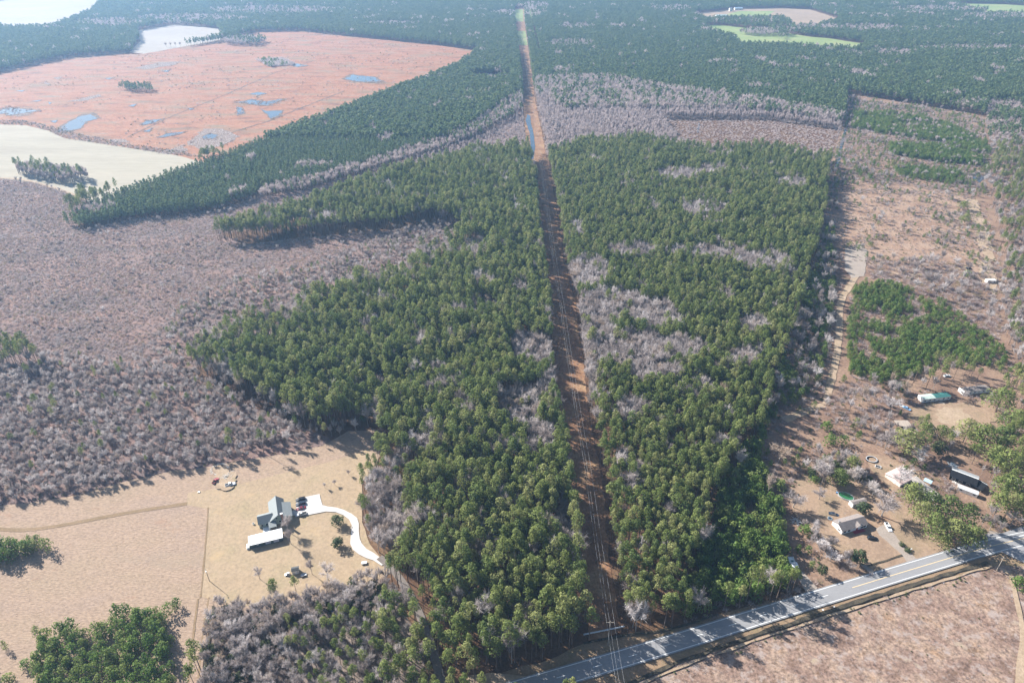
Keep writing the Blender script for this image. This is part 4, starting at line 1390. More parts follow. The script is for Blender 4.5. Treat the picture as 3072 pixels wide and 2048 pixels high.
flat_panel(e, 'porch_roof', M['greyroof'], [(-5.2, -3.2, 2.5), (-1.6, -3.2, 2.5), (-1.6, .5, 3.0), (-5.2, .5, 3.0)], .12)
for x_ in (-5.1, -1.8):
    MB().box(x_, x_ + .14, -3.1, -2.96, .3, 2.5).build('porch_post', M['white'], e)
for pt in ((-2.2, 3, 0), (3, 6, 0)):
    pass
for q in ((-.5, 3), (-.5, 10), (-6.5, 4), (4, 5), (4, 9)):
    keepout(fwd(a_, hd, *q), 6.0)
e2 = empty('deck', (*fwd(a_, hd, -6.3, -1.6), 0), R(hd), 'white railed deck between the sage green house and the white roofed outbuilding', 'deck')
MB().box(-1.8, 1.6, -3.4, 2.2, 0, .42).build('deck_floor', M['white'], e2)
for (x0, x1, y0, y1) in ((-1.8, -1.72, -3.4, 2.2), (-1.7, 1.6, -3.4, -3.32)):
    MB().box(x0, x1, y0, y1, 1.2, 1.3).build('rail', M['white'], e2)
for q in range(7):
    MB().box(-1.8, -1.7, -3.35 + q * .9, -3.25 + q * .9, .42, 1.2).build('baluster', M['white'], e2)

c1, c2, c3, c4 = ZHp(230, 830, 3.4), ZHp(820, 690, 3.4), ZHp(830, 850, 2.7), ZHp(270, 985, 2.7)
cc = (c1 + c2 + c3 + c4) / 4
sd = math.degrees(math.atan2((c2 - c1).y, (c2 - c1).x))
SL = ((c2 - c1).length + (c3 - c4).length) / 2
SW = ((c1 - c4).length + (c2 - c3).length) / 2
print('shed', SL, SW, sd, 'house', hd, (b2 - a_).length)
e = empty('outbuilding', (cc.x, cc.y, 0), R(sd), 'long dark green outbuilding with a bright white metal roof below the house', 'outbuilding')
hl, hw = SL / 2, SW / 2
M['darkgreen'] = paint('dark_green_siding', (.07, .10, .10), .7, .15, 2)
MB().hexa([(-hl + .25, -hw + .3, 0), (hl - .25, -hw + .3, 0), (hl - .25, hw - .3, 0), (-hl + .25, hw - .3, 0)],
          [(-hl + .25, -hw + .3, 2.58), (hl - .25, -hw + .3, 2.58), (hl - .25, hw - .3, 3.22), (-hl + .25, hw - .3, 3.22)]).build('wall', M['darkgreen'], e)
flat_panel(e, 'roof', M['whiteroof'], [(-hl, -hw, 2.6), (hl, -hw, 2.6), (hl, hw, 3.3), (-hl, hw, 3.3)], .12)
window(e, .9, -hw + .3, .9, 2.2, 1.1, mat='paleglass')
window(e, 4.6, -hw + .3, .9, 2.2, 1.1, mat='paleglass')
window(e, -3.8, -hw + .3, 1.6, .8, .5, mat='paleglass')
door(e, -2.2, -hw + .3, .95, mat='darkgreen')
MB().box(-hl - 1.3, -hl + .2, -hw + .2, hw - 1.6, 0, .35).build('step', M['cream'], e)
MB().box(-hl - 1.2, -hl - .1, -hw + .4, -hw + 1.4, .351, 1.2).build('propane_tank_box', M['white'], e)
for x_ in (-5, 0, 5):
    keepout(fwd(cc, sd, x_), 5.0)

pa = [((1060, 220), (1195, 190), 'black', 'suv', 'black car nearest the back edge of the concrete pad'),
      ((1060, 296), (1200, 262), 'navy', 'suv', 'dark blue grey car second from the back on the concrete pad'),
      ((1062, 372), (1200, 334), 'carred', 'sedan', 'dark red car third from the back on the concrete pad'),
      ((1060, 470), (1215, 436), 'silver', 'pickup', 'silver and black pickup parked nearest the camera by the house corner')]
for (q0, q1, pm, kd, lb) in pa:
    p0, p1 = ZHp(*q0, .9), ZHp(*q1, .9)
    p_ = (p0 + p1) / 2
    rz = math.degrees(math.atan2((p1 - p0).y, (p1 - p0).x))
    car(p_, rz + 180, M[pm], lb, kd, 'cars parked in a row on the concrete pad', L=4.9 if kd != 'pickup' else 5.4, name='parked_car' if kd != 'pickup' else 'pickup_truck', cat='car' if kd != 'pickup' else 'pickup')
p_ = ZHp(340, 630)
e = empty('barrel', (p_.x, p_.y, 0), 0, 'small white round barrel alone on the lawn left of the house', 'barrel')
MB().tube((0, 0, 0), (0, 0, 1.0), .55, .5, 12).build('drum', M['white'], e)
MB().tube((0, 0, 1.0), (0, 0, 1.02), .40, .40, 12).build('lid', M['rubber'], e)

c1, c2 = ZHp(1000, 1480), ZHp(1095, 1455)
cc = (c1 + c2) / 2 + Vector((-.2, 1.2, 0))
rz = 14
e = empty('garden_shed', (cc.x, cc.y, 0), R(rz), 'small pale garden shed with a black roof at the bottom of the lawn', 'shed')
MB().box(-1.5, 1.5, -1.2, 1.2, 0, 2.2).build('wall', M['cream'], e)
flat_panel(e, 'roof', M['darkroof'], [(-1.7, -1.4, 2.22), (1.7, -1.4, 2.22), (1.7, 0, 2.8), (-1.7, 0, 2.8)], .1)
flat_panel(e, 'roof', M['darkroof'], [(-1.7, 0, 2.8), (1.7, 0, 2.8), (1.7, 1.4, 2.22), (-1.7, 1.4, 2.22)], .1)
door(e, .3, -1.2, .9, 1.9)
for q in ((0, 0), (-3, -2), (3, -2), (0, -6), (-4, -7), (4, -7)):
    keepout(fwd(cc, 14, *q), 4.5)
p_ = ZHp(945, 1480)
car(p_ + Vector((-.9, 0, 0)), 200, M['carwhite'], 'small white cart parked against the left side of the garden shed', 'suv', L=3.6, name='golf_cart', cat='cart').scale = (.62, .62, .8)
p_ = ZHp(1185, 1490)
e = empty('utility_trailer', (p_.x, p_.y, 0), R(20), 'small grey utility trailer in the shadow of the garden shed', 'trailer')
MB().box(-1.3, 1.3, -.8, .8, .5, .62).build('bed', M['steel'], e)
for s_ in (-1, 1):
    MB().tube((0, s_ * .82, .32), (0, s_ * 1.0, .32), .32, k=10).build('wheel', M['rubber'], e)
    MB().box(-1.3, 1.3, s_ * .8 - .03, s_ * .8 + .03, .621, .95).build('side_rail', M['steel'], e)
MB().tube((1.3, 0, .55), (2.3, 0, .5), .05).build('tow_bar', M['steel'], e)
p_ = ZHp(2200, 1290)
e = empty('utility_trailer', (p_.x, p_.y, 0), R(10), 'small white trailer at the lawn edge where the concrete drive meets the trees', 'trailer')
MB().box(-1.2, 1.2, -.7, .7, .5, 1.0).build('bed', M['white'], e)
for s_ in (-1, 1):
    MB().tube((0, s_ * .72, .32), (0, s_ * .9, .32), .32, k=10).build('wheel', M['rubber'], e)
MB().tube((1.2, 0, .55), (2.1, 0, .5), .05).build('tow_bar', M['steel'], e)
keepout(p_, 2)

# yard light pole
p_ = G((1445 / 2.297) / K, (866 / 2.297 + 1366) / K)
e = empty('light_pole', (p_.x, p_.y, 0), R(-60), 'lone wooden light pole at the corner between the lawn and the pinkish field', 'pole')
MB().tube((0, 0, 0), (0, 0, 8.2), .16, .11, 8).build('pole', M['polewood'], e)
MB().tube((0, 0, 7.8), (1.2, 0, 8.2), .05).build('arm', M['steel'], e)
MB().box(1.1, 1.8, -.16, .16, 8.1, 8.28).build('lamp_head', M['white'], e)


def ZJ(x, y, h=0.0):
    return G((560 + x / 9.8) / K, (1360 + y / 9.8) / K, h)


def brush_pile(p, r, n, h, mat, label, ring=False, name='brush_pile', cat='brush pile', s=1.0):
    e = empty(name, (p[0], p[1], 0), 0, label, cat)
    mb = MB()
    for _ in range(n):
        a = random.random() * 6.283
        q = r * (.78 + .25 * random.random() if ring else math.sqrt(random.random()))
        z = (h * (1 - q / r) + .15) if not ring else random.random() * h
        c_ = Vector((q * math.cos(a), q * math.sin(a), z * random.uniform(.3, 1)))
        b_ = a + (math.pi / 2 if ring else 0) + random.uniform(-.8, .8)
        d = Vector((math.cos(b_), math.sin(b_), random.uniform(-.25, .3))) * random.uniform(.5, 1.4) * s
        mb.tube(c_ - d, c_ + d, .07 * s, .04 * s, 4)
    o = mb.build('branches', mat, e)
    o['kind'] = 'stuff'
    return e


p_ = ZJ(960, 470)
brush_pile(p_, 4.6, 150, .6, M['cream'], 'round ring of pale cut branches at the wood edge beyond the house', ring=True)
keepout(p_, 4)
p_ = ZJ(1180, 700)
sheet('bare_sand', PW([((560 + x_ / 9.8) / K, (1360 + y_ / 9.8) / K) for x_, y_ in ((780, 420), (950, 340), (1150, 420), (1250, 560), (1450, 600), (1480, 800), (1400, 1000), (1150, 1120), (900, 1060), (820, 880), (880, 640))]), M['dirt'], .9, 1.5)
brush_pile(p_, 4.6, 170, 1.3, M['cream'], 'heap of pale boards and branches behind the white pickup by the wood')
keepout(p_, 4.5)
p_ = ZJ(1000, 980)
brush_pile(p_, 3.0, 80, .5, M['cream'], 'low scatter of cream coloured scrap wood in front of the dark red truck', s=.8)
keepout(p_, 3)
p_ = ZJ(860, 830)
car(p_, 75, M['redpaint'], 'dark red old truck standing beside the board heap at the wood edge', 'pickup', L=4.2, name='pickup_truck', cat='pickup')
p_ = ZJ(1290, 930)
car(p_, 20, M['carwhite'], 'white pickup parked beside the board heap at the wood edge', 'pickup', L=5.2, name='pickup_truck', cat='pickup')
keepout(p_, 4)
p_ = ZJ(365, 1145)
e = empty('cooler', (p_.x, p_.y, 0), R(15), 'tiny white box lying alone on the grass at the field corner', 'box')
MB().box(-.5, .5, -.35, .35, 0, .5).build('box', M['white'], e)
MB().box(-.53, .53, -.38, .38, .5, .58).build('lid', M['white'], e)

# ---- ranch house and yard on the right
c1, c2, c3 = Z2(650, 1010, 2.8), Z2(1085, 890, 2.8), Z2(820, 1200, 2.8)
rz = math.degrees(math.atan2((c2 - c1).y, (c2 - c1).x))
RL = (c2 - c1).length
RWd = (c3 - c1).length
cc = c1 + (c2 - c1) / 2 + (c3 - c1) / 2
print('ranch', RL, RWd, rz)
e = empty('ranch_house', (cc.x, cc.y, 0), R(rz), 'white ranch house with a brown shingle roof and a dark red porch facing the road', 'house')
wing(e, 0, 0, RL - .7, RWd - .7, 2.8, 4.5, M['white'], M['brownroof'], 'x')
hl, hw = (RL - .7) / 2, (RWd - .7) / 2
# cross gable over the porch
MB().face([(0.6, -hw - .5, 2.75), (4.2, -hw - .5, 2.75), (2.4, -hw - .5, 3.9)]).build('gable', M['white'], e)
flat_panel(e, 'porch_gable_roof', M['paleroof'] if False else M['brownroof'], [(.3, -hw - .6, 2.75), (2.4, -hw - .6, 4.05), (2.4, -1.2, 4.25), (.3, -hw + .8, 3.1)], .1)
flat_panel(e, 'porch_gable_roof', M['brownroof'], [(2.4, -hw - .6, 4.05), (4.5, -hw - .6, 2.75), (4.5, -hw + .8, 3.1), (2.4, -1.2, 4.25)], .1)
MB().box(-1.0, 5.2, -hw - 1.9, -hw, 0, .5).build('porch_floor', M['redpaint'], e)
for k in range(9):
    MB().box(-1.0 + k * .76, -.92 + k * .76, -hw - 1.88, -hw - 1.8, .5, 1.3).build('baluster', M['redpaint'], e)
MB().box(-1.0, 5.2, -hw - 1.9, -hw - 1.8, 1.3, 1.4).build('rail', M['redpaint'], e)
MB().box(.8, 2.6, -hw - 2.9, -hw - 1.95, 0, .25).build('step', M['brick'], e)
for x_ in (-5.8, -3.2, 4.4, 6.0):
    window(e, x_, -hw, 1.0, 1.4, 1.2)
door(e, 1.6, -hw, mat='redpaint', z=.5)
door(e, -hl, 1.0, axis='y', mat='cream')
window(e, -hl, -1.4, 1.1, 1.0, 1.0, 'y')
MB().box(-6.6, -6.0, .6, 1.2, 3.9, 5.0).build('vent_pipe', M['steel'], e)
for x_ in (-5, 0, 5):
    keepout(fwd(cc, rz, x_), 6.5)
p0, p1 = Z2(1560, 1040, 1), Z2(1640, 1190, 1)
p_ = (p0 + p1) / 2
car(p_, math.degrees(math.atan2((p1 - p0).y, (p1 - p0).x)), M['carwhite'], 'white pickup on the gravel drive right of the ranch house', 'pickup', L=5.6, name='pickup_truck', cat='pickup')
keepout(p_, 5)
p0, p1 = Z2(1245, 1300, .9), Z2(1420, 1310, .9)
p_ = (p0 + p1) / 2
car(p_, math.degrees(math.atan2((p1 - p0).y, (p1 - p0).x)), M['black'], 'black car parked on the grass in front of the ranch house', 'suv', L=4.7)
keepout(p_, 5)
p0, p1 = Z2(600, 880, .9), Z2(760, 915, .9)
p_ = (p0 + p1) / 2
car(p_, math.degrees(math.atan2((p1 - p0).y, (p1 - p0).x)), M['navy'], 'dark blue car behind the ranch house in the shade', 'sedan', L=4.6)
keepout(p_, 4)
p_ = Z2(885, 600, 1.0)
e = empty('swimming_pool', (p_.x, p_.y, 0), R(-35), 'oval above ground pool with green water behind the ranch house', 'pool')


def ring(name, mat, e, a, b_, z0, z1, t, n=32):
    mb = MB()
    for i in range(n):
        t0, t1 = 2 * math.pi * i / n, 2 * math.pi * (i + 1) / n
        o0 = (a * math.cos(t0), b_ * math.sin(t0))
        o1 = (a * math.cos(t1), b_ * math.sin(t1))
        i0 = ((a - t) * math.cos(t0), (b_ - t) * math.sin(t0))
        i1 = ((a - t) * math.cos(t1), (b_ - t) * math.sin(t1))
        mb.face([(*o0, z0), (*o1, z0), (*o1, z1), (*o0, z1)])
        mb.face([(*o0, z1), (*o1, z1), (*i1, z1), (*i0, z1)])
        mb.face([(*i0, z1), (*i1, z1), (*i1, z0), (*i0, z0)])
    return mb.build(name, mat, e)


ring('pool_wall', M['steel'], e, 3.9, 2.8, 0, 1.2, .28)
MB().face([(3.62 * math.cos(2 * math.pi * i / 32), 2.52 * math.sin(2 * math.pi * i / 32), .95) for i in range(32)]).build('pool_water', M['algae'], e)
MB().box(-4.9, -3.95, -.4, .4, 0, 1.3).build('ladder', M['bluetarp'], e)
keepout(p_, 4.5)
c1, c2 = Z2(965, 745, 1.4), Z2(1200, 685, 1.4)
cc = (c1 + c2) / 2
rz = math.degrees(math.atan2((c2 - c1).y, (c2 - c1).x))
TL = (c2 - c1).length


def mobile(p, rz, L, W, h, wallm, roofm, label, name='mobile_home', cat='mobile home', nwin=4, endm=None, roof2=None, group=None):
    e = empty(name, (p[0], p[1], 0), R(rz), label, cat, group)
    a, b_ = L / 2, W / 2
    MB().box(-a, a, -b_, b_, .25, h).build('wall', wallm, e)
    MB().box(-a + .2, a - .2, -b_ + .15, b_ - .15, 0, .249).build('skirting', M['steel'], e)
    r1 = [(-a - .1, -b_ - .12, h), (a + .1, -b_ - .12, h), (a + .1, 0, h + .38), (-a - .1, 0, h + .38)]
    r2 = [(-a - .1, 0, h + .38), (a + .1, 0, h + .38), (a + .1, b_ + .12, h), (-a - .1, b_ + .12, h)]
    if roof2:
        for x0, x1, rm in ((-a - .1, -a * .1, roofm), (-a * .1 + .01, a + .1, roof2)):
            flat_panel(e, 'roof', rm, [(x0, -b_ - .12, h), (x1, -b_ - .12, h), (x1, 0, h + .38), (x0, 0, h + .38)], .08)
            flat_panel(e, 'roof', rm, [(x0, 0, h + .38), (x1, 0, h + .38), (x1, b_ + .12, h), (x0, b_ + .12, h)], .08)
    else:
        flat_panel(e, 'roof', roofm, r1, .08)
        flat_panel(e, 'roof', roofm, r2, .08)
    if endm:
        MB().box(-a - .16, -a - .001, -b_ - .05, b_ + .05, .25, h + .3).build('end_wall', endm, e)
    for k in range(nwin):
        x_ = -a + L * (k + .5) / nwin
        if k == nwin // 2:
            door(e, x_, -b_, mat='cream', z=.35, h=1.9)
        else:
            window(e, x_, -b_, 1.2, min(1.2, L / nwin * .5), .8)
    for q in np.arange(-a + 1.5, a, 3):
        keepout(fwd(p, rz, q), W / 2 + 2.8)
    return e


mobile(cc, rz, TL, 2.5, 2.6, M['white'], M['brownroof'], 'narrow white camper trailer between the pool and the round evergreen', 'camper_trailer', 'camper', 3, M['white'])
p_ = Z2(430, 485)
e = empty('tarp', (p_.x, p_.y, 0), R(20), 'crumpled pale blue tarp on the bare ground left of the pool', 'tarp')
mb = MB()
for i in range(4):
    for j in range(4):
        zz = [[.1 + .35 * vnoise(np.array([i + di + .3]), np.array([j + dj + .7]), 1.1, 3)[0] for dj in (0, 1)] for di in (0, 1)]
        mb.face([(-1.6 + i * .8, -1.2 + j * .6, zz[0][0]), (-.8 + i * .8, -1.2 + j * .6, zz[1][0]), (-.8 + i * .8, -.6 + j * .6, zz[1][1]), (-1.6 + i * .8, -.6 + j * .6, zz[0][1])])
mb.build('sheet', M['blueroof'], e)
p_ = Z2(610, 990)
e = empty('rain_barrel', (p_.x, p_.y, 0), 0, 'pale blue tub at the left rear corner of the ranch house', 'tub')
MB().tube((0, 0, 0), (0, 0, .8), 1.0, 1.1, 14).build('tub', M['blueroof'], e)
MB().tube((0, 0, .8), (0, 0, .84), .9, .9, 14).build('water', M['glass'], e)
p_ = Z2(60, 1030)
brush_pile(p_, 2.6, 60, .8, M['white'], 'scattered heap of white scrap boards left of the ranch house yard', name='scrap_heap', cat='scrap heap')
keepout(p_, 3.5)
p_ = Z2(860, 900)
brush_pile(p_, 1.6, 35, .6, M['plank'], 'small grey scrap heap behind the middle of the ranch house', name='scrap_heap', cat='scrap heap', s=.7)
p_ = Z2(1350, 1470)
e = empty('yard_stone', (p_.x, p_.y, 0), 0, 'pale low stone on the grass in front of the ranch house', 'stone')
mb = MB()
mb.hexa([(-.8, -.4, 0), (.7, -.5, 0), (.8, .3, 0), (-.6, .5, 0)], [(-.5, -.25, .4), (.45, -.3, .45), (.5, .2, .35), (-.4, .3, .4)])
mb.build('stone', M['cream'], e)

# white trailer by the road
ZT = lambda x, y, h=0.0: G((2300 + x / 3.92) / K, (1600 + y / 3.92) / K, h)
c1, c2 = ZT(278, 275, .9), ZT(340, 420, .9)
cc = (c1 + c2) / 2
rz = math.degrees(math.atan2((c2 - c1).y, (c2 - c1).x))
e = empty('cargo_trailer', (cc.x, cc.y, 0), R(rz), 'white cargo trailer with a boxed front end on the pale drive by the road', 'trailer')
hl = (c2 - c1).length / 2
MB().box(-hl, hl, -1.4, 1.4, .5, .7).build('bed', M['white'], e)
MB().box(hl - 3.0, hl, -1.35, 1.35, .701, 2.3).build('box', M['white'], e)
for s_ in (-1, 1):
    MB().box(-hl, hl - 3.02, s_ * 1.35 - .05, s_ * 1.35 + .05, .701, 1.2).build('side_board', M['white'], e)
    for x_ in (-.5, .5):
        MB().tube((x_, s_ * 1.42, .38), (x_, s_ * 1.62, .38), .38, k=12).build('wheel', M['rubber'], e)
MB().box(-hl, -hl + .08, -1.3, 1.3, .701, 1.2).build('tailgate', M['white'], e)
MB().box(hl - 2.5, hl - 1.4, -.6, .5, 2.301, 2.6).build('roof_vent', M['steel'], e)
MB().tube((hl, 0, .6), (hl + 1.4, 0, .5), .07).build('tow_bar', M['steel'], e)
e3 = empty('cargo_bundle', (*fwd(cc, rz, -.6, .1), .72), R(rz), 'red and teal bundle lying in the open bed of the white cargo trailer', 'bundle')
MB().box(-.9, .2, -.5, .5, 0, .45).build('bundle', M['greenroof'], e3)
MB().box(.21, .8, -.3, .6, 0, .35).build('bundle', M['carred'], e3)
keepout(cc, 5)

# ---- the homes among the trees on the right
cc = Z3(545, 375, 2.6)
e = empty('pink_house', (cc.x, cc.y, 0), R(-62), 'low house with a faded pink roof half hidden by a leafless tree', 'house')
wing(e, 0, 0, 9.5, 9.0, 2.5, 3.5, M['cream'], M['pinkroof'], 'y')
for y_ in (-2.8, 0, 2.8):
    window(e, -4.5, y_, 1.0, 1.2, 1.0, 'y')
door(e, 1.2, -4.75)
keepout(cc, 6.5)
c1, c2 = Z3(790, 410, 2.4), Z3(1190, 720, 2.4)
cc = (c1 + c2) / 2
rz = math.degrees(math.atan2((c2 - c1).y, (c2 - c1).x))
mobile(cc, rz, (c2 - c1).length, 4.4, 2.5, M['cream'], M['plank'], 'long cream sided mobile home behind the big pines above the road', nwin=5, endm=M['white'])
cc = Z3(1030, 460, 2.2)
e = empty('blue_shed', (cc.x, cc.y, 0), R(-45), 'small open shed with a pale blue metal roof beside the cream mobile home', 'shed')
flat_panel(e, 'roof', M['blueroof'], [(-1.9, -1.3, 2.1), (1.9, -1.3, 2.1), (1.9, 1.3, 2.5), (-1.9, 1.3, 2.5)], .08)
for x_ in (-1.7, 1.6):
    for y_ in (-1.1, 1.1):
        MB().box(x_, x_ + .12, y_ - .06, y_ + .06, 0, 2.1 + .2 * (y_ > 0)).build('post', M['plank'], e)
MB().box(-1.6, 1.5, 1.18, 1.24, .1, 2.3).build('wall', M['plank'], e)
keepout(cc, 3.2)
c1, c2 = Z3(1450, 290, 3.2), Z3(1850, 440, 3.2)
cc = (c1 + c2) / 2
rz = math.degrees(math.atan2((c2 - c1).y, (c2 - c1).x))
print('burnt', (c2 - c1).length, rz)
e = empty('derelict_house', (cc.x, cc.y, 0), R(rz), 'derelict house with a torn black roof and a grey metal strip along its ridge', 'house')
wing(e, 0, 0, 12.0, 8.6, 2.6, 3.8, M['char'], M['char'], 'x', roof2=M['steel'])
MB().box(-6.2, 6.2, -.25, .25, 3.93, 4.02).build('ridge_cap', M['white'], e)
for x_ in (-4.0, -.8, 2.6):
    window(e, x_, -4.3, .9, 1.5, 1.2)
keepout(fwd(cc, rz, -3), 6)
keepout(fwd(cc, rz, 3), 6)
keepout(cc, 6)
e = empty('lean_to', (*fwd(cc, rz, 7.2, -2.5), 0), R(rz - 20), 'black tarped lean-to joined to the near end of the derelict house', 'shed')
flat_panel(e, 'roof', M['char'], [(-2.6, -3, 2.0), (2.8, -3, 2.0), (2.8, 3, 2.9), (-2.6, 3, 2.9)], .08)
MB().tube((-2.6, 3, 2.98), (2.8, 3, 2.98), .08).build('ridge_pole', M['white'], e)
for x_ in (-2.5, 2.5):
    for y_ in (-2.8, 2.8):
        MB().box(x_, x_ + .14, y_ - .07, y_ + .07, 0, 2.0 + (.85 if y_ > 0 else 0)).build('post', M['plank'], e)
c1, c2 = Z3(1560, 560, 1.8), Z3(1850, 670, 1.8)
cc2 = (c1 + c2) / 2
rz2 = math.degrees(math.atan2((c2 - c1).y, (c2 - c1).x))
mobile(cc2, rz2, (c2 - c1).length + 1.2, 3.2, 2.3, M['white'], M['silver'], 'pale grey camper with rounded ends in front of the derelict house', 'camper_trailer', 'camper', 3, M['white'])
p_ = Z3(1440, 190, .8)
brush_pile(p_, 2.8, 60, 1.4, M['blueroof'], 'bright heap of white and pale blue scrap at the far end of the derelict house', name='scrap_heap', cat='scrap heap', s=1.0)
keepout(p_, 4.5)
p_ = Z3(1500, 480, .8)
brush_pile(p_, 1.8, 40, .9, M['white'], 'white scrap heap between the derelict house and the pale grey camper', name='scrap_heap', cat='scrap heap', s=.7)
p_ = Z3(400, 180)
brush_pile(p_, 2.6, 40, .5, M['cream'], 'loose cream coloured rubbish on the ground behind the pink roofed house', name='scrap_heap', cat='scrap heap', s=.6)
p_ = Z3(80, 100, .6)
e = empty('empty_pool', (p_.x, p_.y, 0), R(0), 'round empty pool with a dark liner and pale rim beyond the evergreen thicket', 'pool')
ring('pool_wall', M['rubber'], e, 2.9, 2.5, 0, 1.0, .2)
ring('pool_rim', M['silver'], e, 3.0, 2.6, 1.0, 1.08, .34)
MB().face([(2.6 * math.cos(2 * math.pi * i / 24), 2.2 * math.sin(2 * math.pi * i / 24), .12) for i in range(24)]).build('pool_floor', M['plank'], e)
keepout(p_, 4.5)
p_ = Z3(190, 225, .5)
e = empty('utility_trailer', (p_.x, p_.y, 0), R(-25), 'small white open trailer with a dark bed near the round empty pool', 'trailer')
MB().box(-1.4, 1.4, -.85, .85, .5, .6).build('bed', M['rubber'], e)
for s_ in (-1, 1):
    MB().box(-1.4, 1.4, s_ * .9 - .06, s_ * .9 + .06, .5, 1.0).build('side_board', M['white'], e)
    MB().box(s_ * 1.4 - .05, s_ * 1.4 + .05, -.83, .83, .61, 1.0).build('end_board', M['white'], e)
    MB().tube((0, s_ * .97, .32), (0, s_ * 1.15, .32), .32, k=10).build('wheel', M['rubber'], e)
keepout(p_, 3)

c1, c2 = Z4(700, 400, 2.6), Z4(1140, 350, 2.6)
cc = (c1 + c2) / 2
rz = math.degrees(math.atan2((c2 - c1).y, (c2 - c1).x))
print('mob', (c2 - c1).length, rz)
mobile(cc, rz, (c2 - c1).length + 1, 4.6, 2.7, M['white'], M['paleroof'], 'white mobile home with a roof half pale green and half dark green', nwin=6, endm=M['white'], roof2=M['greenroof'])
e = empty('deck', (*Z4(1010, 505)[:2], 0), R(rz), 'low tan wooden deck in front of the green roofed mobile home', 'deck')
MB().box(-2.4, 2.4, -1.2, 1.2, 0, .4).build('deck_floor', M['tanroof'], e)
MB().box(-.6, .6, -1.8, -1.21, 0, .2).build('step', M['tanroof'], e)
c1, c2 = Z4(1390, 270, 2.8), Z4(1800, 225, 2.8)
cc = (c1 + c2) / 2
rz = math.degrees(math.atan2((c2 - c1).y, (c2 - c1).x))
mobile(cc, rz, (c2 - c1).length + 1, 4.6, 2.7, M['white'], M['brownroof'], 'brown roofed mobile home with a bright white end wall behind the dirt yard', nwin=6, endm=M['white'])
cc = Z4(390, 840, 2.4)
e = empty('open_shed', (cc.x, cc.y, 0), R(-2), 'open sided shed with a weathered tan board roof in the brown brush', 'shed')
flat_panel(e, 'roof', M['tanroof'], [(-4.0, -2.6, 2.2), (4.4, -2.2, 2.2), (3.6, 2.6, 2.8), (-4.6, 2.4, 2.8)], .1)
for x_ in (-3.6, 0, 3.4):
    for y_ in (-2.0, 2.0):
        MB().box(x_, x_ + .14, y_ - .07, y_ + .07, 0, 2.2 + (.45 if y_ > 0 else 0)).build('post', M['plank'], e)
MB().box(-3.7, 3.5, 2.08, 2.16, .1, 2.6).build('wall', M['plank'], e)
keepout(cc, 6)
p_ = Z4(340, 520, 1)
rz = -50
car(p_, rz, M['carwhite'], 'dusty white old car in the brush left of the green roofed mobile home', 'sedan', L=5.0)
keepout(p_, 4)
p_ = Z4(455, 575, 1)
car(p_, rz, M['bluetarp'], 'pale blue old car next to the dusty white one in the brush', 'sedan', L=4.6)
keepout(p_, 4)
p_ = ((2972) / K, 841 / K)
q = G(*p_, 2)
mobile(q, 0, 7.0, 3.2, 2.6, M['white'], M['whiteroof'], 'bright white camper on the bare ground by the pale trees at the right edge', 'camper_trailer', 'camper', 3)
q = G(2906 / K, 807 / K)
car(q, 5, M['black'], 'black car at the end of the dirt track across the brushy clearing', 'suv')
keepout(q, 5)
q = Z4(1120, 50)
car(q, 10, M['silver'], 'grey car in the tree shade behind the mobile homes', 'sedan')
q = Z4(930, 95)
e = empty('barrel', (q.x, q.y, 0), 0, 'small white drum in the tree shade behind the green roofed mobile home', 'barrel')
MB().tube((0, 0, 0), (0, 0, 1.0), .7, .7, 12).build('drum', M['white'], e)
MB().tube((0, 0, 1.0), (0, 0, 1.03), .6, .6, 12).build('lid', M['steel'], e)

# far farm buildings
for (x_, y_, L_, W_, h_, rm, lb) in ((2163, 47, 34, 12, 5, 'paleroof', 'far long farm building with a pale green roof on the left of the distant field'),
                                     (2215, 25, 26, 10, 5, 'blueroof', 'far farmhouse with a blue grey roof behind the distant turquoise field'),
                                     (2192, 26, 8, 8, 8, 'steel', 'far small tower like shed beside the distant farmhouse')):
    q = G(x_ / K, y_ / K, h_)
    e = empty('farm_building', (q.x, q.y, 0), R(8), lb, 'farm building')
    wing(e, 0, 0, L_, W_, h_, h_ + 2.5, M['cream'], M[rm], 'x')
    window(e, -L_ * .25, -W_ / 2, 1.5, 2, 1.5)
    window(e, L_ * .25, -W_ / 2, 1.5, 2, 1.5)
    door(e, 0, -W_ / 2, 2.5, 3)
    keepout(q, 30)

# ---- pale rail barrier across the strip
g0, g1 = G(1340, 1459), G(1434, 1440)
d = g1 - g0
e = empty('rail_barrier', (g0.x, g0.y, 0), math.atan2(d.y, d.x), 'pale grey low rail barrier running across the power line strip beside the road', 'barrier')
n = 8
Lb = d.length
for k in range(n):
    x0 = Lb * k / n
    zz = .04 * (k % 2)
    MB().box(x0 + .02, x0 + Lb / n - .02, -.22, .22, .55 + zz, 1.0 + zz).build('rail', M['palewall'], e)
    MB().box(x0 + .1, x0 + .25, -.08, .08, 0, .549).build('post', M['palewall'], e)
for t in np.linspace(0, 1, 8):
    keepout(g0 + d * t, 3.0)

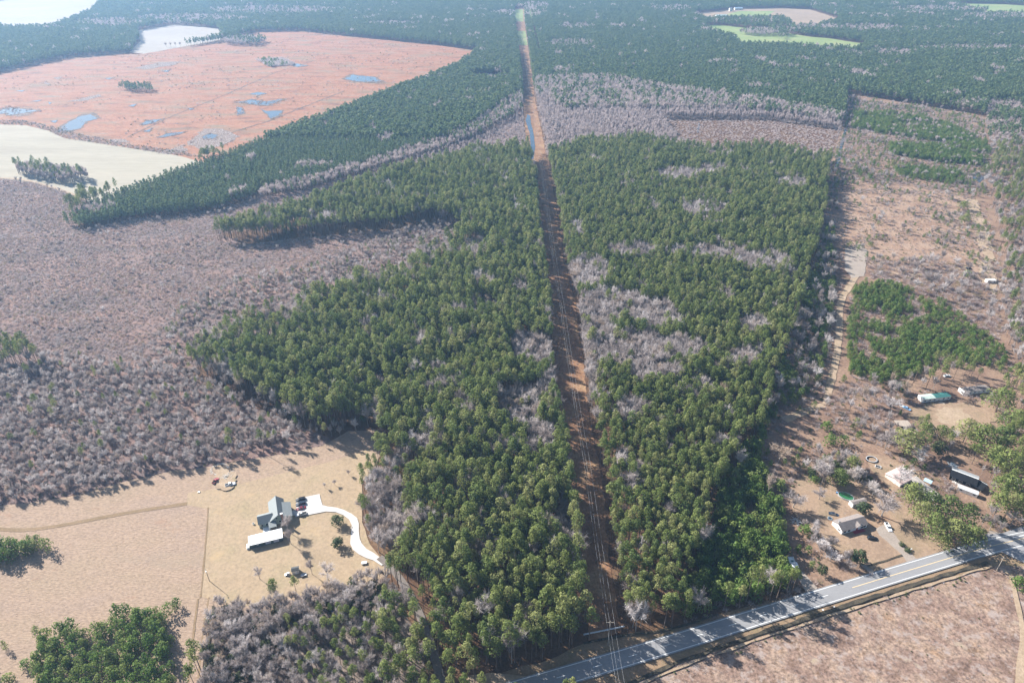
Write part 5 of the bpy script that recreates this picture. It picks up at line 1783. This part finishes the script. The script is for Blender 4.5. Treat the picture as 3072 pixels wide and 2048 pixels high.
# ---- power line
pole_px = [(1425, 1660), (1396, 1478), (1345, 1110), (1318, 945), (1290, 745), (1268, 600), (1248, 440), (1226, 280), (1210, 180), (1200, 100), (1192, 40)]
PP = [G(*q) for q in pole_px]
HP = 15.0
for i, p_ in enumerate(PP):
    d = (PP[min(i + 1, len(PP) - 1)] - PP[max(i - 1, 0)])
    rz = math.atan2(d.y, d.x)
    place = ['just south of the road', 'beside the rail barrier by the road', 'second beyond the road in the strip', 'third beyond the road in the strip', 'fourth beyond the road in the strip', 'in the middle of the strip', 'short of the blue canal',
             'beyond the blue canal', 'between the two far plantations', 'far along the strip', 'at the far green field'][i]
    if i == 0:
        continue_ = True
    e = empty('power_pole', (p_.x, p_.y, 0), rz, 'wooden power pole with a crossarm ' + place, 'power pole', 'power poles along the cleared strip')
    MB().tube((0, 0, 0), (0, 0, HP), .19, .13, 8).build('pole', M['polewood'], e)
    MB().box(-.07, .07, -1.7, 1.7, HP - 1.0, HP - .84).build('crossarm', M['polewood'], e)
    for y_ in (-1.55, 0.35, 1.55):
        MB().tube((0, y_, HP - .84), (0, y_, HP - .55), .07, .05, 6).build('insulator', M['silver'], e)


def wire(a, b_, label, sag=1.2, r=.028):
    mb = MB()
    pts = []
    for k in range(11):
        t = k / 10
        p = a.lerp(b_, t)
        p.z -= sag * 4 * t * (1 - t)
        pts.append(p)
    for k in range(10):
        mb.tube(pts[k], pts[k + 1], r, r, 4)
    o = mb.build('power_line_wire', M['wire'], None)
    return tag(o, label, 'wire', 'wires strung along the cleared strip')


for i in range(len(PP) - 1):
    for y_ in (-1.55, .35, 1.55):
        ends = []
        for j in (i, i + 1):
            d = (PP[min(j + 1, len(PP) - 1)] - PP[max(j - 1, 0)]).normalized()
            nn = Vector((-d.y, d.x, 0))
            ends.append(PP[j] + nn * y_ + Vector((0, 0, HP - .52)))
        near = ['over the road', 'over the near end of the strip', 'over the shaded near strip', 'over the middle strip', 'over the middle strip', 'over the middle strip', 'over the canal', 'over the far strip', 'over the far strip', 'over the far strip'][i]
        wire(ends[0], ends[1], 'thin pale power line wire strung ' + near, r=.024)

# pole at the right by the ditch, and roadside posts
a_ = ZR([(2160, 795)])[0]
e = empty('utility_pole', (a_[0], a_[1], 0), 0, 'lone pale utility pole beside the ditch near the right hand junction', 'utility pole')
MB().tube((0, 0, 0), (0, 0, 9.5), .17, .12, 8).build('pole', M['polewood'], e)
MB().box(-1.0, 1.0, -.06, .06, 8.7, 8.84).build('crossarm', M['polewood'], e)
for (x_, y_) in ((660, 898), (790, 862)):
    q = ZT(x_, y_)
    e = empty('white_marker', (q.x, q.y, 0), 0, 'small white marker on the verge, the %s of the two near the broken centre line' % ('left' if x_ < 700 else 'right'), 'marker')
    MB().box(-.3, .3, -.3, .3, 0, .3).build('marker', M['white'], e)
q = ZT(1690, 200)
e = empty('mailbox', (q.x, q.y, 0), R(20), 'pale mailbox on a short post beside the yellow shrubs at the drive', 'mailbox')
MB().box(-.5, .5, -.2, .2, .9, 1.3).build('box', M['white'], e)
MB().box(-.06, .06, -.06, .06, 0, .9).build('post', M['plank'], e)


# ---- trees one can tell apart
def solo(kind, vx, vy, rpx, label, h=None, name=None, cat=None, group=None, frac=.65):
    """kind, overview position of the crown, crown radius in overview pixels"""
    base_h = {'pine': 16, 'young': 6, 'bare': 12, 'round': 7}[kind]
    base_r = {'pine': 4.6, 'young': 2.1, 'bare': 3.4, 'round': 3.0}[kind]
    g = G(vx, vy, 5)
    dist = math.sqrt(g.x ** 2 + g.y ** 2 + H * H)
    rad = rpx * K * (g.y * _c + (H - 5) * _s) / F
    h = h or base_h * rad / base_r
    g = G(vx, vy, h * frac)
    SOLO.append((kind, g.x, g.y, h / base_h, rad / base_r, label, group, name, cat))


SOLO = []
solo('round', (700 + 1745 / 5.6) / K, (1460 + 575 / 5.6) / K, 17, 'round dark evergreen inside the bend of the concrete drive, the one nearer the house', 6.0, 'evergreen_tree', 'evergreen tree', frac=.5)
solo('round', (700 + 1740 / 5.6) / K, (1460 + 935 / 5.6) / K, 16, 'round dark evergreen inside the bend of the concrete drive, the one nearer the camera', 5.8, 'evergreen_tree', 'evergreen tree', frac=.5)
solo('bare', (700 + 885 / 5.6) / K, (1460 + 590 / 5.6) / K, 18, 'leafless tree between the sage green house and the outbuilding', 10.5)
solo('bare', (700 + 930 / 5.6) / K, (1460 + 800 / 5.6) / K, 16, 'leafless tree at the right end of the white roofed outbuilding', 10.0)
solo('bare', (700 + 410 / 5.6) / K, (1460 + 1420 / 5.6) / K, 14, 'thin leafless tree at the lawn edge left of the garden shed', 8)
solo('bare', (700 + 1290 / 5.6) / K, (1460 + 1310 / 5.6) / K, 13, 'tall thin pale tree just right of the garden shed', 10)
solo('bare', (700 + 1560 / 5.6) / K, (1460 + 1400 / 5.6) / K, 24, 'spreading leafless tree at the lawn edge right of the garden shed', 10)
for k, (x_, y_) in enumerate(((745, 1112), (768, 1106), (800, 1083))):
    solo('bare', x_, y_, 7, ['tiny leafless sapling on the lawn beyond the parked cars, the left one', 'tiny leafless sapling on the lawn beyond the parked cars, the middle one', 'tiny leafless sapling alone near the wood corner of the lawn'][k], 4)
solo('young', 403, 1382, 12, 'lone small pine beside the dirt lane of the pinkish field', 5, 'pine_tree', 'pine tree')
solo('young', 80, 1446, 9, 'lone slim pine left of the field grove', 5.5, 'pine_tree', 'pine tree')
solo('young', 8, 1479, 7, 'small lone pine at the left edge of the pinkish field', 5, 'pine_tree', 'pine tree')
solo('young', 14, 1556, 16, 'small pine in the lower left corner of the field', 4, 'pine_tree', 'pine tree')
solo('young', 55, 1522, 14, 'low bushy pine at the left end of the field grove', 4, 'pine_tree', 'pine tree')
RT = [('bare', 1795, 1036, 30, 'big pale leafless tree on the bank at the left of the right hand yards', 13), ('bare', 1888, 1078, 34, 'broad brownish leafless tree above the house yard', 12),
      ('young', 1872, 1098, 12, 'small green shrub tree under the broad brownish tree', 4), ('pine', 1931, 1092, 22, 'dark pine right of the broad brownish leafless tree', 12), ('pine', 1961, 1062, 18, 'green pine left of the round empty pool', 11),
      ('bare', 1985, 1112, 11, 'small tan leafless tree below the dark pines near the pool', 5), ('young', 1791, 1110, 17, 'rounded green bushy tree at the left side of the house yard', 6), ('bare', 1828, 1145, 27, 'wide pale leafless tree left of the ranch house', 10),
      ('bare', 1885, 1132, 20, 'faint pinkish leafless tree left of the green pool', 7), ('round', 1986, 1164, 17, 'round yellow green evergreen behind the ranch house', 7), ('bare', 2035, 1158, 40, 'large leafless tree leaning over the white pickup', 13),
      ('bare', 2010, 1120, 22, 'grey leafless tree right of the green pool', 9), ('bare', 2072, 1092, 34, 'leafless tree spread over the pink roofed house', 11), ('young', 1851, 1214, 17, 'green bushy tree left of the ranch house wall', 5),
      ('young', 1858, 1258, 9, 'small yellow green bush below the ranch house', 4), ('bare', 1888, 1246, 26, 'grey leafless thicket tree in front of the ranch house', 6), ('bare', 1912, 1276, 22, 'greyish leafless tree in the hedge by the road', 6),
      ('round', 1976, 1274, 19, 'lone rounded green tree on the lawn by the road', 8.5), ('round', 1890, 1305, 12, 'small yellow green evergreen beside the cargo trailer drive', 6.5), ('bare', 1955, 1296, 14, 'small bare tree at the ditch by the lone rounded tree', 5),
      ('round', 2072, 1248, 8, 'low yellow shrub beside the gravel drive, the left one', 2), ('round', 2086, 1262, 9, 'low yellow shrub beside the gravel drive, the right one', 2),
      ('pine', 2100, 1130, 26, 'big pine at the upper left of the clump above the road', 17), ('pine', 2140, 1150, 28, 'big pine at the top of the clump above the road', 17), ('pine', 2180, 1165, 30, 'broad pine in the upper middle of the clump above the road', 18),
      ('pine', 2222, 1185, 30, 'broad pine at the upper right of the clump above the road', 18), ('pine', 2150, 1200, 28, 'leaning pine in the middle of the clump above the road', 17), ('pine', 2195, 1215, 30, 'thick pine low in the clump above the road', 17),
      ('pine', 2235, 1232, 26, 'pine at the lower right of the clump above the road', 15), ('pine', 2125, 1172, 24, 'pine at the left side of the clump above the road', 16), ('pine', 2170, 1240, 18, 'dark low pine at the foot of the clump above the road', 10),
      ('pine', 2088, 1010, 34, 'big spreading pine below the tan roofed open shed', 16), ('pine', 2130, 985, 24, 'green pine right of the tan roofed open shed', 12), ('pine', 2165, 992, 20, 'dark green pine at the near side of the dirt yard', 11),
      ('round', 2160, 1025, 18, 'dark green evergreen in the middle of the right hand trees', 9), ('pine', 2225, 985, 30, 'large pine at the right of the dirt yard', 15), ('pine', 2262, 1000, 34, 'largest spreading pine right of the dirt yard', 17),
      ('pine', 2305, 1000, 34, 'large pine beyond the dirt yard near the right edge', 17), ('pine', 2300, 915, 32, 'broad yellow green pine behind the brown roofed mobile home', 16), ('pine', 2335, 960, 30, 'pine at the right edge level with the dirt yard', 16),
      ('pine', 2320, 1060, 34, 'large pine at the right edge above the derelict house', 17), ('pine', 2290, 1045, 26, 'pine between the dirt yard and the derelict house', 15), ('pine', 2318, 1120, 34, 'large pine right of the derelict house', 17),
      ('pine', 2345, 1160, 30, 'pine at the right edge above the junction', 16), ('pine', 2300, 1150, 24, 'pine behind the pale grey camper', 15), ('round', 2300, 1192, 13, 'low rounded green tree near the junction', 5),
      ('bare', 2332, 1185, 22, 'leafless tree at the right edge above the junction', 9), ('young', 2346, 1336, 20, 'yellow green bushy tree at the right edge south of the road', 5), ('bare', 2110, 1040, 24, 'brownish leafless tree below the big spreading pine', 9),
      ('bare', 2040, 1010, 28, 'pinkish leafless tree left of the big spreading pine', 10), ('bare', 2050, 925, 24, 'pale leafless tree above the old cars', 10), ('bare', 2215, 905, 12, 'small leafless tree in front of the brown roofed mobile home', 5),
      ('round', 2072, 885, 17, 'dark evergreen left of the green roofed mobile home', 8), ('young', 1901, 975, 14, 'green bushy young tree at the bend of the dirt track', 6), ('young', 1910, 1008, 17, 'larger green bushy tree below the bend of the dirt track', 7),
      ('young', 1938, 1008, 13, 'green bushy tree right of the pair below the dirt track', 6), ('bare', 1352, 622, 38, 'huge white barked leafless tree beside the strip in the right hand wood', 16), ('bare', 1608, 1372, 24, 'white leafless tree at the wood edge above the road', 14),
      ('pine', 845, 930, 18, 'tall lone pine at the corner of the left wood above the lawn', 19), ('pine', 912, 1085, 14, 'slim lone pine in the gap between the lawn and the left wood', 14), ('bare', 933, 1035, 22, 'white leafless tree at the far corner of the lawn', 9),
      ('pine', 2000, 560, 8, 'small pine standing alone in the brushy clearing', 5), ('pine', 2075, 596, 8, 'small round pine lower in the brushy clearing', 5),
      ('young', 2225, 628, 12, 'bright green small tree beside the black car track', 6), ('pine', 2215, 470, 14, 'green pine at the top corner of the brushy clearing', 9), ('pine', 2220, 500, 12, 'green pine below the top corner of the brushy clearing', 9)]
for (kd, x_, y_, r_, lb, h_) in RT:
    solo(kd, x_, y_, r_, lb, h_)
for k, w_ in enumerate(('leftmost', 'second from the left', 'third from the left', 'rightmost')):
    solo('bare', 380 + k * 11, 101 - k * .3, 3.5, 'far leafless tree on the near edge of the distant pale field, ' + w_, 12)
for (kind, x, y, sz, sxy, lb, grp, nm, ct) in SOLO:
    FULLN = {'pine': ('pine_tree', 'pine tree'), 'young': ('young_tree', 'young tree'), 'bare': ('bare_tree', 'bare tree'), 'round': ('evergreen_tree', 'evergreen tree')}[kind]
    keepout((x, y), 2.5)
SOLO_FN = {'pine': ('pine_tree', 'pine tree'), 'young': ('young_tree', 'young tree'), 'bare': ('bare_tree', 'bare tree'), 'round': ('evergreen_tree', 'evergreen tree')}
for (kind, x, y, sz, sxy, lb, grp, nm, ct) in SOLO:
    e = empty(nm or SOLO_FN[kind][0], (x, y, 0), random.random() * 6.28, lb, ct or SOLO_FN[kind][1], grp)
    e.scale = (sxy, sxy, sz)
    v_ = KINDS['bigpine' if kind == 'pine' else kind][random.randrange(4 if kind == 'pine' else len(KINDS[kind]))]
    mesh_obj('crown', v_[0], e)
    mesh_obj('trunk', v_[1], e)

# ------------------------------------------------------------------ trees and shrubs
if KEEP:
    for kd in gen:
        a = gen[kd]
        ok = np.ones(len(a), bool)
        for (x, y, r) in KEEP:
            ok &= (a[:, 0] - x) ** 2 + (a[:, 1] - y) ** 2 > r * r
        gen[kd] = a[ok]

KH = {'pine': 18, 'young': 6, 'bare': 12}
FULL = {
    'pine': ('pine_tree', 'pine tree'),
    'young': ('young_pine', 'young pine'),
    'bare': ('bare_tree', 'bare tree'),
}
DEFLAB = {
    ('pine', 'scrubwood'): 'green pine standing up among the grey leafless wood on the left',
    ('pine', 'far_wood'): 'green pine at the edge of the wood beside the road',
    ('bare', 'far_wood'): 'grey leafless tree at the edge of the wood beside the road',
    ('bare', 'left_wood'): 'pale grey leafless tree among the pines left of the power line strip',
    ('bare', 'right_wood'): 'pale grey leafless tree among the pines right of the power line strip',
    ('pine', 'bare_in_left'): 'tall green pine in the dense wood left of the cleared power line strip',
    ('pine', 'bare_in_right'): 'tall green pine in the dense wood right of the cleared power line strip',
    ('bare', 'mixed_pines'): 'leafless grey tree in the mixed grove below the lawn',
    ('pine', 'mixed_grove'): 'green pine in the mixed grove below the lawn',
    ('young', 'left_wood'): 'small young pine growing in the wood left of the power line strip',
    ('young', 'right_wood'): 'small young pine growing in the wood right of the power line strip',
    ('bare', 'thicket'): 'leafless tree in the green thicket beside the right hand yard',
    ('bare', 'thick_strip'): 'leafless tree on the brushy strip beside the dirt track',
    ('young', 'thick_strip'): 'bright green young pine on the brushy strip beside the dirt track',
    ('bare', 'tall_right'): 'leafless tree standing behind the mobile homes',
    ('bare', 'right_shrubs'): 'leafless tree in the brown brush by the mobile homes',
    ('bare', 'east_bare'): 'grey leafless tree in the wood at the right edge',
    ('pine', 'east_bare'): 'green pine in the wood at the right edge',
    ('pine', 'east_wood'): 'green pine in the wood at the right edge',
    ('bare', 'east_wood'): 'grey leafless tree in the wood at the right edge',
    ('pine', 'east_wood2'): 'green pine in the wood at the right edge',
    ('bare', 'east_wood2'): 'grey leafless tree in the wood at the right edge',
    ('bare', 'scrub'): 'grey leafless tree scattered over the red brown scrubland',
    ('bare', 'scrubwood2'): 'grey leafless tree scattered over the red brown scrubland',
    ('young', 'scrubwood2'): 'small green pine scattered over the red brown scrubland',
    ('bare', 'clear_scrub2'): 'leafless tree in the brush beyond the bright green thicket',
    ('young', 'right_scrub'): 'small green pine on the brushy land at the right',
    ('young', 'young_rows'): 'young green pine in the rows on the far right clearing',
    ('young', 'young_block'): 'bright green young pine in the thicket beyond the mobile homes',
}


def add_tree(kind, x, y, s, rot, label, group=None, sxy=None, name=None, cat=None, var=None):
    nm, ct = FULL.get(kind, ('tree', 'tree'))
    e = empty(name or nm, (x, y, 0), rot, label, cat or ct, group)
    sxy = s if sxy is None else sxy
    e.scale = (sxy, sxy, s)
    v_ = KINDS[kind][(random.randrange(len(KINDS[kind])) if var is None else var)]
    mesh_obj('crown', v_[0], e)
    mesh_obj('trunk', v_[1], e)
    return e


LIMIT = 285
for kd in ('pine', 'young', 'bare'):
    a = gen[kd]
    d = np.sqrt(a[:, 0] ** 2 + a[:, 1] ** 2 + H * H)
    vx, vy = proj(np.c_[a[:, 0], a[:, 1], KH[kd] * .7 * a[:, 2]])
    vis = (vx > 2) & (vx < 2350) & (vy > 2) & (vy < 1564)
    size = np.where(vis, a[:, 2] * KH[kd] / d, 0)
    order = np.argsort(-size)[:LIMIT]
    order = order[size[order] > 0]
    for i in order:
        row = a[i]
        rn = RG[int(row[5])]
        main = rn['mix'][0][0]
        lab = rn['lab'] if (rn['lab'] and (main == kd)) else DEFLAB.get((kd, rn['name']), {'pine': 'green pine standing in the surrounding woods', 'young': 'small green pine standing in the surrounding brush', 'bare': 'grey leafless tree standing in the surrounding woods'}[kd])
        if rn['name'] in ('left_wood', 'right_wood') and kd == 'pine':
            side = rn['name'].split('_')[0]
            edge = float(np.min(np.hypot(*(np.array(_cl if side == 'left' else _cr) - row[:2]).T)))
            vx_, vy_ = [float(q) for q in proj(np.array([row[0], row[1], 14.0]))]
            where = 'at the road end' if vy_ > 1430 else ('in the near part' if vy_ > 1250 else ('in the middle part' if vy_ > 1050 else 'in the far part'))
            cx_ = np.interp(vy_, [1000, 1150, 1300, 1450], [1299, 1315, 1338, 1350]) if side == 'left' else np.interp(vy_, [950, 1100, 1300, 1450], [1352, 1382, 1402, 1428])
            near_ = abs(vx_ - cx_) < 45
            size_ = 'tall' if row[2] > 1.12 else ('short' if row[2] < .95 else 'middling')
            wide_ = 'broad' if row[3] > row[2] * 1.1 else ('slim' if row[3] < row[2] * .9 else 'round')
            lab = '%s %s pine %s of the %s wood%s' % (size_, wide_, where, side, ' beside the power line strip' if near_ else '')
        else:
            vx_, vy_ = [float(q) for q in proj(np.array([row[0], row[1], 6.0]))]
            x_lo, y_lo = [float(q) for q in proj(np.array([*RG[int(row[5])]['poly'].min(0), 0.0]))]
            pp_ = RG[int(row[5])]['poly']
            tx = (row[0] - pp_[:, 0].min()) / max(1, np.ptp(pp_[:, 0]))
            size_ = 'tall' if row[2] > rn['hf'] * 1.10 else ('low' if row[2] < rn['hf'] * .92 else 'middling')
            if len(lab.split()) <= 13:
                lab = size_ + ' ' + lab + (', left side' if tx < .33 else (', right side' if tx > .66 else ', middle'))
            else:
                lab = size_ + ' ' + lab
        add_tree(kd, row[0], row[1], row[2], row[4], lab, lab.replace('tree', 'trees', 1) if 'tree' in lab else lab.replace('pine', 'pines', 1), sxy=row[3])
    keep = np.ones(len(a), bool)
    keep[order] = False
    gen[kd] = a[keep]


def instancer(name, arr, col, nvar):
    """one object that scatters source shapes over its points"""
    n = len(arr)
    me = bpy.data.meshes.new(name)
    me.vertices.add(n)
    co = np.zeros((n, 3), np.float32)
    co[:, :2] = arr[:, :2]
    me.vertices.foreach_set('co', co.ravel())
    for nm, dt, val in (('sc', 'FLOAT_VECTOR', np.c_[arr[:, 3], arr[:, 3], arr[:, 2]]), ('rt', 'FLOAT_VECTOR', np.c_[np.zeros(n), np.zeros(n), arr[:, 4]])):
        at = me.attributes.new(nm, dt, 'POINT')
        at.data.foreach_set('vector', val.astype(np.float32).ravel())
    at = me.attributes.new('ix', 'INT', 'POINT')
    at.data.foreach_set('value', rng.integers(0, nvar, n).astype(np.int32))
    o = mesh_obj(name, me)
    ng = bpy.data.node_groups.new(name, 'GeometryNodeTree')
    ng.interface.new_socket('Geometry', in_out='INPUT', socket_type='NodeSocketGeometry')
    ng.interface.new_socket('Geometry', in_out='OUTPUT', socket_type='NodeSocketGeometry')
    N = ng.nodes
    gi = N.new('NodeGroupInput')
    go = N.new('NodeGroupOutput')
    ip = N.new('GeometryNodeInstanceOnPoints')
    ci = N.new('GeometryNodeCollectionInfo')
    ci.inputs['Collection'].default_value = col
    ci.inputs['Separate Children'].default_value = True
    ci.inputs['Reset Children'].default_value = True
    ip.inputs['Pick Instance'].default_value = True

    def named(nm, dt):
        q = N.new('GeometryNodeInputNamedAttribute')
        q.data_type = dt
        q.inputs['Name'].default_value = nm
        return next(s for s in q.outputs if s.enabled and s.name == 'Attribute')
    L = ng.links.new
    L(gi.outputs[0], ip.inputs['Points'])
    L(ci.outputs[0], ip.inputs['Instance'])
    L(named('ix', 'INT'), ip.inputs['Instance Index'])
    e2r = N.new('FunctionNodeEulerToRotation')
    L(named('rt', 'FLOAT_VECTOR'), e2r.inputs[0])
    L(e2r.outputs[0], ip.inputs['Rotation'])
    L(named('sc', 'FLOAT_VECTOR'), ip.inputs['Scale'])
    L(ip.outputs[0], go.inputs[0])
    md = o.modifiers.new('scatter', 'NODES')
    md.node_group = ng
    tag(o, kind='stuff')
    return o


STUFF = {'pine': ('pine_wood', 'mature green pines filling the woods on both sides of the power line strip', 'pine wood'),
         'plant': ('pine_plantation', 'even dark green pine plantation slanting across the upper left', 'pine plantation'),
         'farpine': ('far_pine_forest', 'distant blue green pine forest reaching to the top of the picture', 'forest'),
         'young': ('young_pine_thicket', 'low bright green young pines growing in thickets', 'thicket'),
         'bare': ('leafless_wood', 'grey leafless trees of the bare woods and scrubland', 'bare wood'),
         'cypress': ('grey_swamp_trees', 'slim pale grey leafless trees of the wet ground beside the canal', 'swamp wood'),
         'farcypress': ('far_swamp_trees', 'pale slim leafless trees of the swamp beyond the right hand wood', 'swamp wood'),
         'farbare': ('far_leafless_wood', 'distant grey leafless trees between the far pines', 'bare wood'),
         'shrub': ('winter_brush', 'grey and purple brown leafless brush on the rough ground', 'brush'),
         'tanshrub': ('dry_weeds', 'dry tan and rust weeds and broom grass', 'weeds'),
         'round': ('broadleaf_evergreens', 'rounded dark evergreens in the mixed grove below the lawn', 'evergreens'),
         'greenshrub': ('evergreen_shrubs', 'small green shrubs scattered through the brush', 'shrubs'),
         'fargrey': ('grey_saplings', 'pale grey saplings of the swampy ground', 'saplings')}
tot = 0
for kd, arr in gen.items():
    nm, lab, ct = STUFF[kd]
    tag(instancer(nm, arr, PCOL[kd], len(PCOL[kd].objects)), lab, ct)
    tot += len(arr)
print('instances', {k: len(v_) for k, v_ in gen.items()}, tot)

# ------------------------------------------------------------------ haze
hz = MB().box(-3600, 3600, -500, 6200, -1.0, H + 2.0).build('haze', M['litter'])
m = bpy.data.materials.new('haze')
m.use_nodes = True
nt = m.node_tree
nt.nodes.clear()
mo = nt.nodes.new('ShaderNodeOutputMaterial')
pv = nt.nodes.new('ShaderNodeVolumePrincipled')
pv.inputs['Color'].default_value = (.36, .62, 1.0, 1)
pv.inputs['Density'].default_value = HAZE_DENSITY
pv.inputs['Anisotropy'].default_value = .3
nt.links.new(pv.outputs[0], mo.inputs['Volume'])
hz.data.materials.clear()
hz.data.materials.append(m)
tag(hz, kind='stuff')
